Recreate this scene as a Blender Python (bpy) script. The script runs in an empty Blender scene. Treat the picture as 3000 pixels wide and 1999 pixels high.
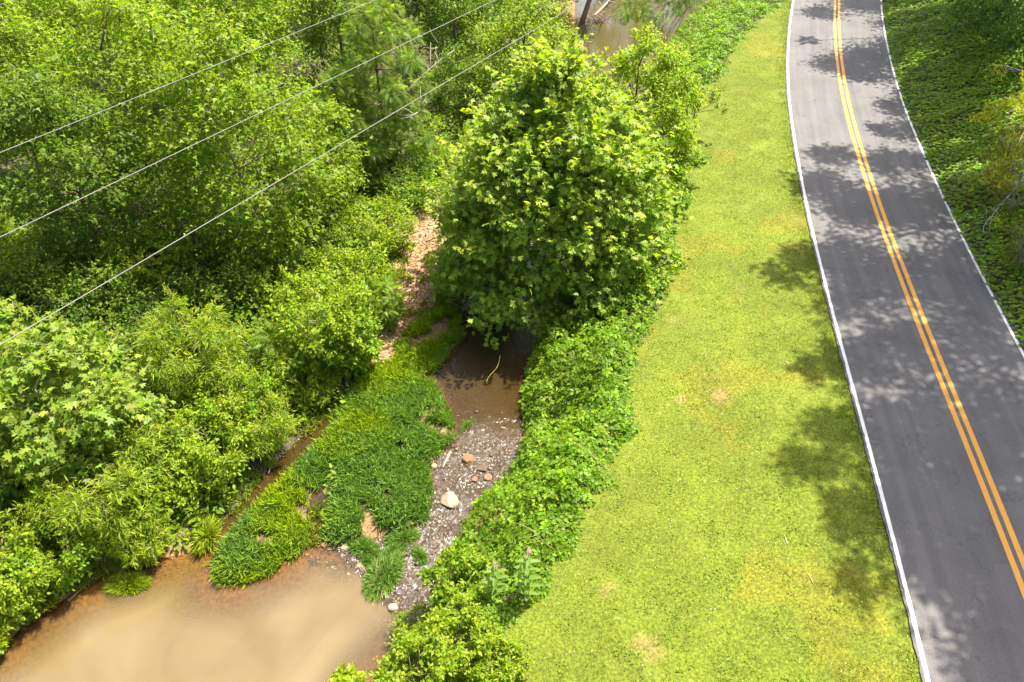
import bpy, math
import numpy as np
from mathutils import Vector

# ------------------------------------------------------------------ camera, world, sun, exposure
SC = bpy.context.scene
COL = SC.collection
CAM_H = 17.5
PITCH = math.radians(39.3)
cam_d = bpy.data.cameras.new("camera")
cam_d.sensor_width = 36.0
cam_d.lens = 28.0
cam_d.clip_end = 3000.0
cam = bpy.data.objects.new("camera", cam_d)
cam.location = (0, 0, CAM_H)
cam.rotation_euler = (math.pi / 2 - PITCH, 0, 0)
COL.objects.link(cam)
SC.camera = cam

SUN_EL = math.radians(64)
SUN_AZ = math.radians(52)            # clockwise from +Y
SUN_DIR = np.array([math.cos(SUN_EL) * math.sin(SUN_AZ), math.cos(SUN_EL) * math.cos(SUN_AZ), math.sin(SUN_EL)])
world = bpy.data.worlds.new("World")
SC.world = world
world.use_nodes = True
wn = world.node_tree
wn.nodes.clear()
sky = wn.nodes.new("ShaderNodeTexSky")
sky.sky_type = 'NISHITA'
sky.sun_disc = False
sky.sun_elevation = SUN_EL
sky.sun_rotation = SUN_AZ
sky.air_density = 0.9
sky.dust_density = 4.0
sky.ozone_density = 0.4
bg = wn.nodes.new("ShaderNodeBackground")
bg.inputs[1].default_value = 0.125
wo = wn.nodes.new("ShaderNodeOutputWorld")
wn.links.new(sky.outputs[0], bg.inputs[0])
wn.links.new(bg.outputs[0], wo.inputs[0])
sun_d = bpy.data.lights.new("sun", 'SUN')
sun_d.energy = 4.8
sun_d.angle = math.radians(0.53)
sun_d.color = (1.0, 0.95, 0.87)
sun = bpy.data.objects.new("sun", sun_d)
sun.rotation_euler = Vector(SUN_DIR.tolist()).to_track_quat('Z', 'Y').to_euler()
sun.location = (20, 20, 60)
COL.objects.link(sun)
SC.view_settings.view_transform = 'Standard'
SC.view_settings.look = 'None'
SC.view_settings.gamma = 1.0
SC.view_settings.exposure = 1.88
SC.cycles.max_bounces = 8
SC.cycles.transparent_max_bounces = 8
SC.cycles.sample_clamp_indirect = 6.0

# ------------------------------------------------------------------ picture geometry (surveying the photograph)
KPX = 3000 / 2353 / 2333.0
CP, SP = math.cos(PITCH), math.sin(PITCH)


def ray(px, py):
    u = (px - 1176.5) * KPX
    v = (py - 784.0) * KPX
    return np.array([u, CP - v * SP, -SP - v * CP])


def at(px, py, z=0.0):
    d = ray(px, py)
    t = (CAM_H - z) / -d[2]
    return np.array([d[0] * t, d[1] * t, z])


def ats(pts, z=0.0):
    return np.array([at(px, py, z)[:2] for px, py in pts])


def smooth(t):
    t = np.clip(t, 0, 1)
    return t * t * (3 - 2 * t)


_lat = np.random.default_rng(5).random((257, 257))


def vnoise(x, y, s, o=0):
    x = np.asarray(x) / s + 31.7 * o + 1000
    y = np.asarray(y) / s + 17.3 * o + 1000
    xi = np.floor(x).astype(int); yi = np.floor(y).astype(int)
    fx = smooth(x - xi); fy = smooth(y - yi)
    g = lambda a, b: _lat[a % 256, b % 256]
    return (g(xi, yi) * (1 - fx) + g(xi + 1, yi) * fx) * (1 - fy) + (g(xi, yi + 1) * (1 - fx) + g(xi + 1, yi + 1) * fx) * fy


def fbm(x, y, s, o=0):
    return 0.55 * vnoise(x, y, s, o) + 0.3 * vnoise(x, y, s / 2.3, o + 1) + 0.15 * vnoise(x, y, s / 5.1, o + 2)


def inside(poly, x, y):
    c = np.zeros(np.shape(x), bool)
    n = len(poly)
    for i in range(n):
        x0, y0 = poly[i]; x1, y1 = poly[(i + 1) % n]
        if y0 == y1: continue
        c ^= ((y0 > y) != (y1 > y)) & (x < (x1 - x0) * (y - y0) / (y1 - y0) + x0)
    return c


def seg_dist(poly, x, y, closed=True):
    best = np.full(np.shape(x), 1e9)
    side = np.zeros(np.shape(x))
    n = len(poly)
    for i in range(n if closed else n - 1):
        a = poly[i]; b = poly[(i + 1) % n]
        d = b - a; L = d @ d
        if L < 1e-12: continue
        t = np.clip(((x - a[0]) * d[0] + (y - a[1]) * d[1]) / L, 0, 1)
        ex = x - a[0] - t * d[0]; ey = y - a[1] - t * d[1]
        q = ex * ex + ey * ey
        m = q < best
        best = np.where(m, q, best)
        side = np.where(m, d[0] * ey - d[1] * ex, side)
    return np.sqrt(best), side


def smooth_line(P, n, it=2):
    P = np.asarray(P, float)
    s = np.r_[0, np.cumsum(np.linalg.norm(np.diff(P, axis=0), axis=1))]
    t = np.linspace(0, s[-1], n)
    Q = np.stack([np.interp(t, s, P[:, k]) for k in range(P.shape[1])], 1)
    for _ in range(it):
        R = Q.copy(); R[1:-1] = 0.25 * Q[:-2] + 0.5 * Q[1:-1] + 0.25 * Q[2:]; Q = R
    return Q


WATER_Z = -2.0
ROAD_PX = [(2560, 1900), (2450, 1580), (2350, 1325), (2310, 1225), (2265, 1110), (2230, 1022), (2190, 925), (2150, 830), (2105, 715),
           (2065, 612), (2025, 505), (1993, 408), (1963, 310), (1940, 222), (1927, 135), (1922, 60), (1923, 0), (1930, -60), (1945, -120)]
road_c = ats(ROAD_PX)
d_end = road_c[-1] - road_c[-2]; d_end = d_end / np.linalg.norm(d_end)
d_beg = road_c[0] - road_c[1]; d_beg = d_beg / np.linalg.norm(d_beg)
road_c = np.vstack([[road_c[0] + d_beg * 40], road_c, [road_c[-1] + d_end * 40 + np.array([6, 0])]])
ROAD = smooth_line(road_c, 220, 14)
LANE = 3.02

LAWN_PX = [(1815, -40), (1795, 5), (1740, 45), (1690, 90), (1660, 150), (1605, 205), (1560, 260), (1552, 330), (1550, 400), (1545, 480), (1535, 570), (1535, 640),
           (1515, 690), (1475, 760), (1445, 830), (1428, 900), (1415, 985), (1385, 1060), (1365, 1110), (1320, 1180), (1270, 1240),
           (1220, 1300), (1195, 1380), (1140, 1440), (1080, 1500), (1000, 1568), (860, 1700), (700, 1850)]
lawn_e = ats(LAWN_PX, -0.05)
RIGHT_PX = [(1720, -90), (1680, -50), (1620, 20), (1560, 70), (1520, 130), (1510, 190), (1470, 250), (1420, 350), (1380, 480), (1330, 600), (1280, 700), (1245, 780),
            (1215, 860), (1205, 930), (1215, 1000), (1195, 1060), (1160, 1110), (1100, 1160), (1060, 1225), (1030, 1300), (1015, 1390), (975, 1445),
            (915, 1495), (860, 1568), (780, 1700), (700, 1850)]
LEFT_PX = [(1560, -150), (1400, -100), (1325, -20), (1325, 60), (1350, 110), (1335, 180), (1290, 280), (1240, 380), (1180, 500), (1110, 620), (1058, 720), (1060, 790), (1005, 835),
           (985, 855), (1000, 900), (1030, 950), (1042, 1000), (1000, 1040), (982, 1065), (992, 1120), (985, 1180), (940, 1212), (870, 1240), (800, 1258), (760, 1252),
           (700, 1262), (640, 1310), (560, 1338), (490, 1335), (470, 1290), (420, 1285), (330, 1300), (240, 1330), (150, 1385), (70, 1440), (0, 1500),
           (-150, 1590), (-300, 1700), (-100, 1900), (400, 1950)]
right_b = ats(RIGHT_PX, WATER_Z)
left_b = ats(LEFT_PX, WATER_Z)
WATER = np.vstack([right_b[::-1], left_b])
CHAN = ats([(738, 1095), (768, 1105), (750, 1180), (735, 1245), (700, 1262), (718, 1180)], WATER_Z)
TRICK = ats([(430, 1295), (475, 1255), (560, 1165), (600, 1110), (690, 1020), (755, 965), (768, 972), (705, 1040), (622, 1120), (574, 1185), (495, 1290)], WATER_Z)
POND = ats([(700, 1255), (762, 1262), (800, 1290), (850, 1352), (903, 1410), (940, 1452), (960, 1500), (900, 1600), (600, 2000), (-500, 1900), (-200, 1400), (200, 1250), (480, 1240)], WATER_Z)


def xl(y):
    return np.interp(y, lawn_e[::-1, 1], lawn_e[::-1, 0])


def xr(y):
    return np.interp(y, right_b[::-1, 1], right_b[::-1, 0])


def height(x, y):
    x = np.asarray(x, float); y = np.asarray(y, float)
    dw, _ = seg_dist(WATER, x, y); inw = inside(WATER, x, y)
    d2, _ = seg_dist(CHAN, x, y); in2 = inside(CHAN, x, y)
    d3, _ = seg_dist(TRICK, x, y); in3 = inside(TRICK, x, y)
    d = np.minimum(np.where(inw, 0, dw), np.minimum(np.where(in2, 0, d2), np.where(in3, 0, d3)))
    pond = inside(POND, x, y)
    n1 = fbm(x, y, 3.0, 3) - 0.5
    n2 = fbm(x, y, 0.9, 7) - 0.5
    zl = WATER_Z - 0.03 + 0.2 * smooth(d / 0.7) + 0.25 * smooth((d - 0.8) / 2.5) + 1.3 * smooth((d - 2.5) / 11) + n1 * 0.35 * smooth(d / 3) + n2 * 0.12 * smooth(d / 1.0)
    wl = xl(y); wr = xr(y)
    t = (x - wr) / np.maximum(wl - wr, 0.6)
    zr = WATER_Z - 0.03 + 1.93 * smooth(t ** 1.0 if False else np.clip(t, 0, 1)) + n2 * 0.15 * np.clip(t * (1 - t) * 4, 0, 1)
    rd, rs = seg_dist(ROAD, x, y, False)
    s = np.where(rs > 0, -rd, rd)          # right of the road positive
    lawn = -0.10 + 0.06 * smooth((x - wl) / 3.0) + n1 * 0.06
    zr = np.where(x > wl, lawn, zr)
    zr = np.where(np.abs(s) < 3.4, np.minimum(zr, -0.045), zr)
    far = np.clip(s - 3.25, 0, None)
    bank = 0.42 * np.minimum(far, 9) + 0.10 * np.clip(far - 9, 0, 40) + n1 * 0.5 * smooth(far / 2)
    zr = np.where(s > 3.25, -0.045 + bank, zr)
    z = np.where(x > wr - 0.3, zr, zl)
    depth = np.where(pond, 0.05 + 0.5 * smooth(dw / 1.8), 0.03 + 0.22 * smooth(dw / 0.9)) + n2 * 0.05
    z = np.where(inw, WATER_Z - np.maximum(depth, 0.02), z)
    z = np.where((in2 | in3) & ~inw, WATER_Z - 0.035 + n2 * 0.07, z)
    return z


def march(px, py, up=0.0):
    d = ray(px, py); z = -0.7
    for _ in range(12):
        t = (CAM_H - z) / -d[2]
        z = 0.5 * z + 0.5 * (float(terr([d[0] * t], [d[1] * t])[0]) + up)
    t = (CAM_H - z) / -d[2]
    return np.array([d[0] * t, d[1] * t, z])


# ------------------------------------------------------------------ materials
def new_mat(name):
    m = bpy.data.materials.new(name); m.use_nodes = True
    nt = m.node_tree; nt.nodes.clear()
    out = nt.nodes.new("ShaderNodeOutputMaterial")
    return m, nt, out


def node(nt, typ, **kw):
    n = nt.nodes.new(typ)
    for k, v in kw.items():
        if k.startswith('i_'):
            n.inputs[int(k[2:])].default_value = v
        else:
            setattr(n, k, v)
    return n


def link(nt, a, b):
    nt.links.new(a, b)


def leaf_material(name, trans=0.5, rough=0.5, spec=0.22):
    m, nt, out = new_mat(name)
    a = node(nt, "ShaderNodeAttribute", attribute_name="Col")
    p = node(nt, "ShaderNodeBsdfPrincipled")
    p.inputs["Roughness"].default_value = rough
    p.inputs["Specular IOR Level"].default_value = spec
    link(nt, a.outputs["Color"], p.inputs["Base Color"])
    tr = node(nt, "ShaderNodeBsdfTranslucent")
    mul = node(nt, "ShaderNodeMix", data_type='RGBA', blend_type='MULTIPLY')
    mul.inputs[0].default_value = 1.0
    mul.inputs[7].default_value = (1.6, 1.7, 0.35, 1)
    link(nt, a.outputs["Color"], mul.inputs[6])
    link(nt, mul.outputs[2], tr.inputs[0])
    mx = node(nt, "ShaderNodeMixShader"); mx.inputs[0].default_value = trans
    link(nt, p.outputs[0], mx.inputs[1]); link(nt, tr.outputs[0], mx.inputs[2])
    link(nt, mx.outputs[0], out.inputs[0])
    return m


M_LEAF = leaf_material("leaf_surface")
M_BLADE = leaf_material("grass_blade", 0.35, 0.65, 0.12)


def attr_material(name, rough=0.9, bump=0.0, scale=20.0, var=0.35, bdist=0.02):
    m, nt, out = new_mat(name)
    a = node(nt, "ShaderNodeAttribute", attribute_name="Col")
    g = node(nt, "ShaderNodeNewGeometry")
    nz = node(nt, "ShaderNodeTexNoise"); nz.inputs["Scale"].default_value = scale; nz.inputs["Detail"].default_value = 6
    link(nt, g.outputs["Position"], nz.inputs["Vector"])
    mr = node(nt, "ShaderNodeMapRange"); mr.inputs[3].default_value = 1 - var; mr.inputs[4].default_value = 1 + var
    mr.inputs[1].default_value = 0.3; mr.inputs[2].default_value = 0.7
    link(nt, nz.outputs[0], mr.inputs[0])
    mul = node(nt, "ShaderNodeVectorMath", operation='SCALE')
    link(nt, a.outputs["Color"], mul.inputs[0]); link(nt, mr.outputs[0], mul.inputs["Scale"])
    p = node(nt, "ShaderNodeBsdfPrincipled"); p.inputs["Roughness"].default_value = rough
    p.inputs["Specular IOR Level"].default_value = 0.25
    link(nt, mul.outputs[0], p.inputs["Base Color"])
    if bump:
        b = node(nt, "ShaderNodeBump"); b.inputs["Strength"].default_value = bump; b.inputs["Distance"].default_value = bdist
        link(nt, nz.outputs[0], b.inputs["Height"]); link(nt, b.outputs[0], p.inputs["Normal"])
    link(nt, p.outputs[0], out.inputs[0])
    return m


M_GROUND = attr_material("soil_and_litter", 0.95, 0.8, 9.0, 0.45, 0.05)
M_LAWN = attr_material("turf", 0.95, 0.6, 14.0, 0.4, 0.03)
M_ROCK = attr_material("creek_rock", 0.75, 0.7, 14.0, 0.3, 0.02)
M_BARK = attr_material("bark", 0.9, 0.7, 30.0, 0.35, 0.01)
M_LITTER = attr_material("dry_leaves", 0.9, 0.0, 20.0, 0.2)


def asphalt():
    m, nt, out = new_mat("asphalt")
    g = node(nt, "ShaderNodeNewGeometry")
    fine = node(nt, "ShaderNodeTexNoise"); fine.inputs["Scale"].default_value = 55; fine.inputs["Detail"].default_value = 4; fine.inputs["Roughness"].default_value = 0.8
    big = node(nt, "ShaderNodeTexNoise"); big.inputs["Scale"].default_value = 0.55; big.inputs["Detail"].default_value = 5
    uv = node(nt, "ShaderNodeAttribute", attribute_name="Lane")
    mp = node(nt, "ShaderNodeMapping"); mp.inputs["Scale"].default_value = (2.2, 0.06, 1)
    st = node(nt, "ShaderNodeTexNoise"); st.inputs["Scale"].default_value = 1.6; st.inputs["Detail"].default_value = 4
    link(nt, uv.outputs["Vector"], mp.inputs[0]); link(nt, mp.outputs[0], st.inputs["Vector"])
    for n in (fine, big): link(nt, g.outputs["Position"], n.inputs["Vector"])
    cr = node(nt, "ShaderNodeValToRGB")
    cr.color_ramp.elements[0].position = 0.28; cr.color_ramp.elements[0].color = (0.036, 0.034, 0.031, 1)
    cr.color_ramp.elements[1].position = 0.75; cr.color_ramp.elements[1].color = (0.142, 0.131, 0.119, 1)
    link(nt, fine.outputs[0], cr.inputs[0])
    def scaled(src, lo, hi, col):
        mr = node(nt, "ShaderNodeMapRange"); mr.inputs[1].default_value = 0.3; mr.inputs[2].default_value = 0.7
        mr.inputs[3].default_value = lo; mr.inputs[4].default_value = hi
        link(nt, src, mr.inputs[0])
        v = node(nt, "ShaderNodeVectorMath", operation='SCALE')
        link(nt, col, v.inputs[0]); link(nt, mr.outputs[0], v.inputs["Scale"])
        return v.outputs[0]
    c = scaled(big.outputs[0], 0.88, 1.12, cr.outputs[0])
    c = scaled(st.outputs[0], 0.85, 1.15, c)
    # tar-dark hairline cracks
    vo = node(nt, "ShaderNodeTexVoronoi", feature='DISTANCE_TO_EDGE'); vo.inputs["Scale"].default_value = 0.35
    wob = node(nt, "ShaderNodeTexNoise"); wob.inputs["Scale"].default_value = 1.7; wob.inputs["Detail"].default_value = 6
    link(nt, g.outputs["Position"], wob.inputs["Vector"])
    add = node(nt, "ShaderNodeVectorMath", operation='MULTIPLY_ADD'); add.inputs[1].default_value = (1.6, 1.6, 1.6)
    link(nt, wob.outputs["Color"], add.inputs[0]); link(nt, g.outputs["Position"], add.inputs[2]); link(nt, add.outputs[0], vo.inputs["Vector"])
    ck = node(nt, "ShaderNodeMapRange"); ck.inputs[1].default_value = 0.0; ck.inputs[2].default_value = 0.012; ck.inputs[3].default_value = 0.72; ck.inputs[4].default_value = 1.0
    link(nt, vo.outputs["Distance"], ck.inputs[0])
    v = node(nt, "ShaderNodeVectorMath", operation='SCALE'); link(nt, c, v.inputs[0]); link(nt, ck.outputs[0], v.inputs["Scale"])
    p = node(nt, "ShaderNodeBsdfPrincipled"); p.inputs["Roughness"].default_value = 0.85; p.inputs["Specular IOR Level"].default_value = 0.3
    link(nt, v.outputs[0], p.inputs["Base Color"])
    b = node(nt, "ShaderNodeBump"); b.inputs["Strength"].default_value = 0.5; b.inputs["Distance"].default_value = 0.006
    link(nt, fine.outputs[0], b.inputs["Height"]); link(nt, b.outputs[0], p.inputs["Normal"])
    link(nt, p.outputs[0], out.inputs[0])
    return m


def paint(name, col, wear_col):
    m, nt, out = new_mat(name)
    g = node(nt, "ShaderNodeNewGeometry")
    nz = node(nt, "ShaderNodeTexNoise"); nz.inputs["Scale"].default_value = 18; nz.inputs["Detail"].default_value = 8; nz.inputs["Roughness"].default_value = 0.75
    link(nt, g.outputs["Position"], nz.inputs["Vector"])
    cr = node(nt, "ShaderNodeValToRGB")
    cr.color_ramp.elements[0].position = 0.27; cr.color_ramp.elements[0].color = (*wear_col, 1)
    cr.color_ramp.elements[1].position = 0.42; cr.color_ramp.elements[1].color = (*col, 1)
    link(nt, nz.outputs[0], cr.inputs[0])
    p = node(nt, "ShaderNodeBsdfPrincipled"); p.inputs["Roughness"].default_value = 0.7
    link(nt, cr.outputs[0], p.inputs["Base Color"]); link(nt, p.outputs[0], out.inputs[0])
    return m


M_ASPHALT = asphalt()
M_YELLOW = paint("yellow_paint", (0.50, 0.225, 0.012), (0.28, 0.16, 0.05))
M_WHITE = paint("white_paint", (0.50, 0.48, 0.45), (0.22, 0.21, 0.2))


def water_mat(name, col, bump, scale, rough, stretch):
    m, nt, out = new_mat(name)
    g = node(nt, "ShaderNodeNewGeometry")
    a = node(nt, "ShaderNodeAttribute", attribute_name="Col")       # R: turbidity, G: turbulence
    sep = node(nt, "ShaderNodeSeparateColor"); link(nt, a.outputs["Color"], sep.inputs[0])
    big = node(nt, "ShaderNodeTexNoise"); big.inputs["Scale"].default_value = 0.35; big.inputs["Detail"].default_value = 4; big.inputs["Distortion"].default_value = 1.2
    link(nt, g.outputs["Position"], big.inputs["Vector"])
    cr = node(nt, "ShaderNodeValToRGB")
    cr.color_ramp.elements[0].position = 0.3; cr.color_ramp.elements[0].color = (col[0] * 0.82, col[1] * 0.78, col[2] * 0.7, 1)
    cr.color_ramp.elements[1].position = 0.7; cr.color_ramp.elements[1].color = (col[0] * 1.12, col[1] * 1.14, col[2] * 1.2, 1)
    link(nt, big.outputs[0], cr.inputs[0])
    mp = node(nt, "ShaderNodeMapping"); mp.inputs["Rotation"].default_value = (0, 0, math.radians(20)); mp.inputs["Scale"].default_value = stretch
    link(nt, g.outputs["Position"], mp.inputs[0])
    rp = node(nt, "ShaderNodeTexNoise"); rp.inputs["Scale"].default_value = scale; rp.inputs["Detail"].default_value = 5; rp.inputs["Roughness"].default_value = 0.6; rp.inputs["Distortion"].default_value = 0.6
    link(nt, mp.outputs[0], rp.inputs["Vector"])
    bm = node(nt, "ShaderNodeBump"); bm.inputs["Distance"].default_value = bump
    link(nt, sep.outputs[1], bm.inputs["Strength"]); link(nt, rp.outputs[0], bm.inputs["Height"])
    mudm = node(nt, "ShaderNodeMix", data_type='RGBA'); link(nt, sep.outputs[2], mudm.inputs[0]); link(nt, cr.outputs[0], mudm.inputs[6]); mudm.inputs[7].default_value = (0.062, 0.050, 0.016, 1)
    # foam of the riffle and painted sun glints: white flecks in turbulent water
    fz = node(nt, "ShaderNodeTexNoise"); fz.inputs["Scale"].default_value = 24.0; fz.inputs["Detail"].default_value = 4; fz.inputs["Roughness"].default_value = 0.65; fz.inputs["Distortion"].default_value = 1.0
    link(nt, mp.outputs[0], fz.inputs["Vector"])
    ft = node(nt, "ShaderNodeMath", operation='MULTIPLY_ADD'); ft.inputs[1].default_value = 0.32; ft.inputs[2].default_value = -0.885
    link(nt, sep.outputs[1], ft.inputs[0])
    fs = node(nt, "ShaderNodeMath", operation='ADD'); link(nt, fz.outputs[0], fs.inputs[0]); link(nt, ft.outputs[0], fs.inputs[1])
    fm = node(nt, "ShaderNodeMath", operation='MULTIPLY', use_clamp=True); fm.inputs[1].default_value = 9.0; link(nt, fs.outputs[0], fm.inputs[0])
    foam_glint = node(nt, "ShaderNodeMix", data_type='RGBA'); link(nt, fm.outputs[0], foam_glint.inputs[0]); link(nt, mudm.outputs[2], foam_glint.inputs[6]); foam_glint.inputs[7].default_value = (0.36, 0.35, 0.33, 1)
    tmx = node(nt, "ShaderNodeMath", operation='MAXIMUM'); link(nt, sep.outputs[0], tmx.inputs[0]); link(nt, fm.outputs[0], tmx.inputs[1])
    dif = node(nt, "ShaderNodeBsdfDiffuse"); link(nt, foam_glint.outputs[2], dif.inputs[0])
    tr = node(nt, "ShaderNodeBsdfTransparent"); tr.inputs[0].default_value = (0.80, 0.66, 0.42, 1)
    body = node(nt, "ShaderNodeMixShader"); link(nt, tmx.outputs[0], body.inputs[0]); link(nt, tr.outputs[0], body.inputs[1]); link(nt, dif.outputs[0], body.inputs[2])
    gl = node(nt, "ShaderNodeBsdfGlossy"); gl.inputs["Roughness"].default_value = rough; gl.inputs[0].default_value = (1, 1, 1, 1)
    link(nt, bm.outputs[0], gl.inputs["Normal"])
    fr = node(nt, "ShaderNodeFresnel"); fr.inputs[0].default_value = 1.42; link(nt, bm.outputs[0], fr.inputs["Normal"])
    mx = node(nt, "ShaderNodeMixShader"); link(nt, fr.outputs[0], mx.inputs[0]); link(nt, body.outputs[0], mx.inputs[1]); link(nt, gl.outputs[0], mx.inputs[2])
    link(nt, mx.outputs[0], out.inputs[0])
    return m


M_POND = water_mat("muddy_pond_water", (0.124, 0.090, 0.042), 0.014, 4.0, 0.03, (1, 1, 1))
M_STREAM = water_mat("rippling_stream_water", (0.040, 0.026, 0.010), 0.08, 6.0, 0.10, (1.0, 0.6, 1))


def metal():
    m, nt, out = new_mat("aluminium_cable")
    g = node(nt, "ShaderNodeNewGeometry")
    nz = node(nt, "ShaderNodeTexNoise"); nz.inputs["Scale"].default_value = 3
    link(nt, g.outputs["Position"], nz.inputs["Vector"])
    cr = node(nt, "ShaderNodeValToRGB"); cr.color_ramp.elements[0].color = (0.12, 0.108, 0.10, 1); cr.color_ramp.elements[1].color = (0.18, 0.162, 0.15, 1)
    link(nt, nz.outputs[0], cr.inputs[0])
    p = node(nt, "ShaderNodeBsdfPrincipled"); p.inputs["Roughness"].default_value = 0.65
    link(nt, cr.outputs[0], p.inputs["Base Color"]); link(nt, p.outputs[0], out.inputs[0])
    return m


M_CABLE = metal()

# ------------------------------------------------------------------ mesh helpers


def mesh_np(name, V, F, C=None, smooth_sh=False, extra=None):
    """V (n,3), F (m,3|4) ints, C (n,3) colours"""
    V = np.ascontiguousarray(V, np.float32); F = np.ascontiguousarray(F, np.int32)
    k = F.shape[1]
    me = bpy.data.meshes.new(name)
    me.vertices.add(len(V)); me.vertices.foreach_set("co", V.ravel())
    me.loops.add(F.size); me.loops.foreach_set("vertex_index", F.ravel())
    me.polygons.add(len(F)); me.polygons.foreach_set("loop_start", np.arange(0, F.size, k, dtype=np.int32))
    me.polygons.foreach_set("loop_total", np.full(len(F), k, np.int32))
    if smooth_sh:
        me.polygons.foreach_set("use_smooth", np.ones(len(F), bool))
    if C is not None:
        at_ = me.attributes.new("Col", 'FLOAT_COLOR', 'POINT')
        c4 = np.ones((len(V), 4), np.float32); c4[:, :3] = C
        at_.data.foreach_set("color", c4.ravel())
    if extra is not None:
        for nm, arr in extra.items():
            at_ = me.attributes.new(nm, 'FLOAT_VECTOR', 'POINT'); at_.data.foreach_set("vector", np.ascontiguousarray(arr, np.float32).ravel())
    me.update(calc_edges=True)
    return me


def obj(name, me, mat=None, parent=None, **props):
    o = bpy.data.objects.new(name, me)
    if mat is not None and me is not None and not me.materials: me.materials.append(mat)
    COL.objects.link(o)
    if parent is not None: o.parent = parent
    for k, v in props.items():
        if v is not None: o[k] = v
    return o


def empty(name, loc, **props):
    o = bpy.data.objects.new(name, None); o.location = [float(q) for q in loc]
    o.empty_display_size = 0.3
    COL.objects.link(o)
    for k, v in props.items():
        if v is not None: o[k] = v
    return o


def fan(outline, centre):
    V = np.array(list(outline) + [centre], float)
    n = len(outline)
    return V, np.array([(i, (i + 1) % n, n) for i in range(n)])


def _mirror(h):
    return h + [(x, -y, z) for x, y, z in h[::-1] if abs(y) > 1e-6]


_syc = [(0.02, 0.0, 0.0), (-0.10, 0.24, 0.02), (0.14, 0.56, -0.10), (0.30, 0.25, 0.03), (0.66, 0.48, -0.10), (0.60, 0.18, 0.02), (1.0, 0.0, -0.12)]
_so = _mirror(_syc)
T_SYC = (np.array(_so, float), np.array([(0, i, i + 1) for i in range(1, len(_so) - 1)]))
T_MAP = (np.array([(0, 0, 0), (0.16, 0.46, -0.04), (0.42, 0.17, 0.05), (1.0, 0.0, -0.1), (0.42, -0.17, 0.05), (0.16, -0.46, -0.04)], float), np.array([(0, 2, 1), (0, 3, 2), (0, 4, 3), (0, 5, 4)]))
T_OVA = (np.array([(0, 0, 0), (0.4, 0.27, 0.09), (1, 0, -0.05), (0.4, -0.27, 0.09)], float), np.array([(0, 2, 1), (0, 3, 2)]))
T_WIL = (np.array([(0, 0, 0), (0.4, 0.09, 0.03), (1, 0, -0.08), (0.4, -0.09, 0.03)], float), np.array([(0, 2, 1), (0, 3, 2)]))
T_REED = (np.array([(0, 0, 0), (0.4, 0.055, 0.0), (1, 0, -0.22), (0.4, -0.055, 0.0)], float), np.array([(0, 2, 1), (0, 3, 2)]))
T_BLADE = (np.array([(0, -0.07, 0), (0, 0.07, 0), (1, 0, 0)], float), np.array([(0, 1, 2)]))


def compound(parts):
    V, F = [], []; n = 0
    for tv, tf, sc, ang, off, tilt in parts:
        c, s = math.cos(ang), math.sin(ang)
        q = tv * sc
        q = np.stack([q[:, 0] * c - q[:, 1] * s + off[0], q[:, 0] * s + q[:, 1] * c + off[1], q[:, 2] + off[2] + tilt * q[:, 0] / max(sc, 1e-6) * sc], 1)
        V.append(q); F.append(tf + n); n += len(q)
    return np.vstack(V), np.vstack(F)


_kl = (np.array([(0, 0, 0), (0.22, 0.36, 0.05), (0.62, 0.33, 0.03), (1, 0, -0.1), (0.62, -0.33, 0.03), (0.22, -0.36, 0.05)], float),
       np.array([(0, 3, 2), (0, 2, 1), (0, 4, 3), (0, 5, 4)]))
T_KUD = compound([(_kl[0], _kl[1], 0.62, 0, (0.38, 0, 0), -0.15), (_kl[0], _kl[1], 0.52, 1.25, (0.25, 0.05, 0), -0.2), (_kl[0], _kl[1], 0.52, -1.25, (0.25, -0.05, 0), -0.2)])


def _pinnate(n, w, lw, droop):
    ps = []
    for i in range(n):
        t = 0.14 + 0.8 * i / (n - 1)
        L = w * math.sin(math.pi * (0.18 + 0.7 * i / (n - 1)))
        for sgn in (1, -1):
            ps.append((np.array([(0, -lw * 0.8, 0), (0.1, lw * 0.8, 0), (1, 0, -0.15)], float), np.array([(0, 2, 1)]), L, sgn * 1.2, (t, 0, -droop * t * t), -0.1))
    ps.append((T_WIL[0], T_WIL[1], w * 0.8, 0, (0.95, 0, -droop * 0.9), -0.2))
    return compound(ps)


T_PIN = _pinnate(8, 0.30, 0.20, 0.30)
T_MIM = _pinnate(9, 0.24, 0.33, 0.22)
T_PINS = _pinnate(4, 0.36, 0.26, 0.2)


_kd = (np.array([(0, 0, 0), (0.45, 0.36, 0.06), (1, 0, -0.1), (0.45, -0.36, 0.06)], float), np.array([(0, 2, 1), (0, 3, 2)]))
T_KU2 = compound([(_kd[0], _kd[1], 0.62, 0, (0.38, 0, 0), -0.15), (_kd[0], _kd[1], 0.52, 1.25, (0.25, 0.05, 0), -0.2), (_kd[0], _kd[1], 0.52, -1.25, (0.25, -0.05, 0), -0.2)])


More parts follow.
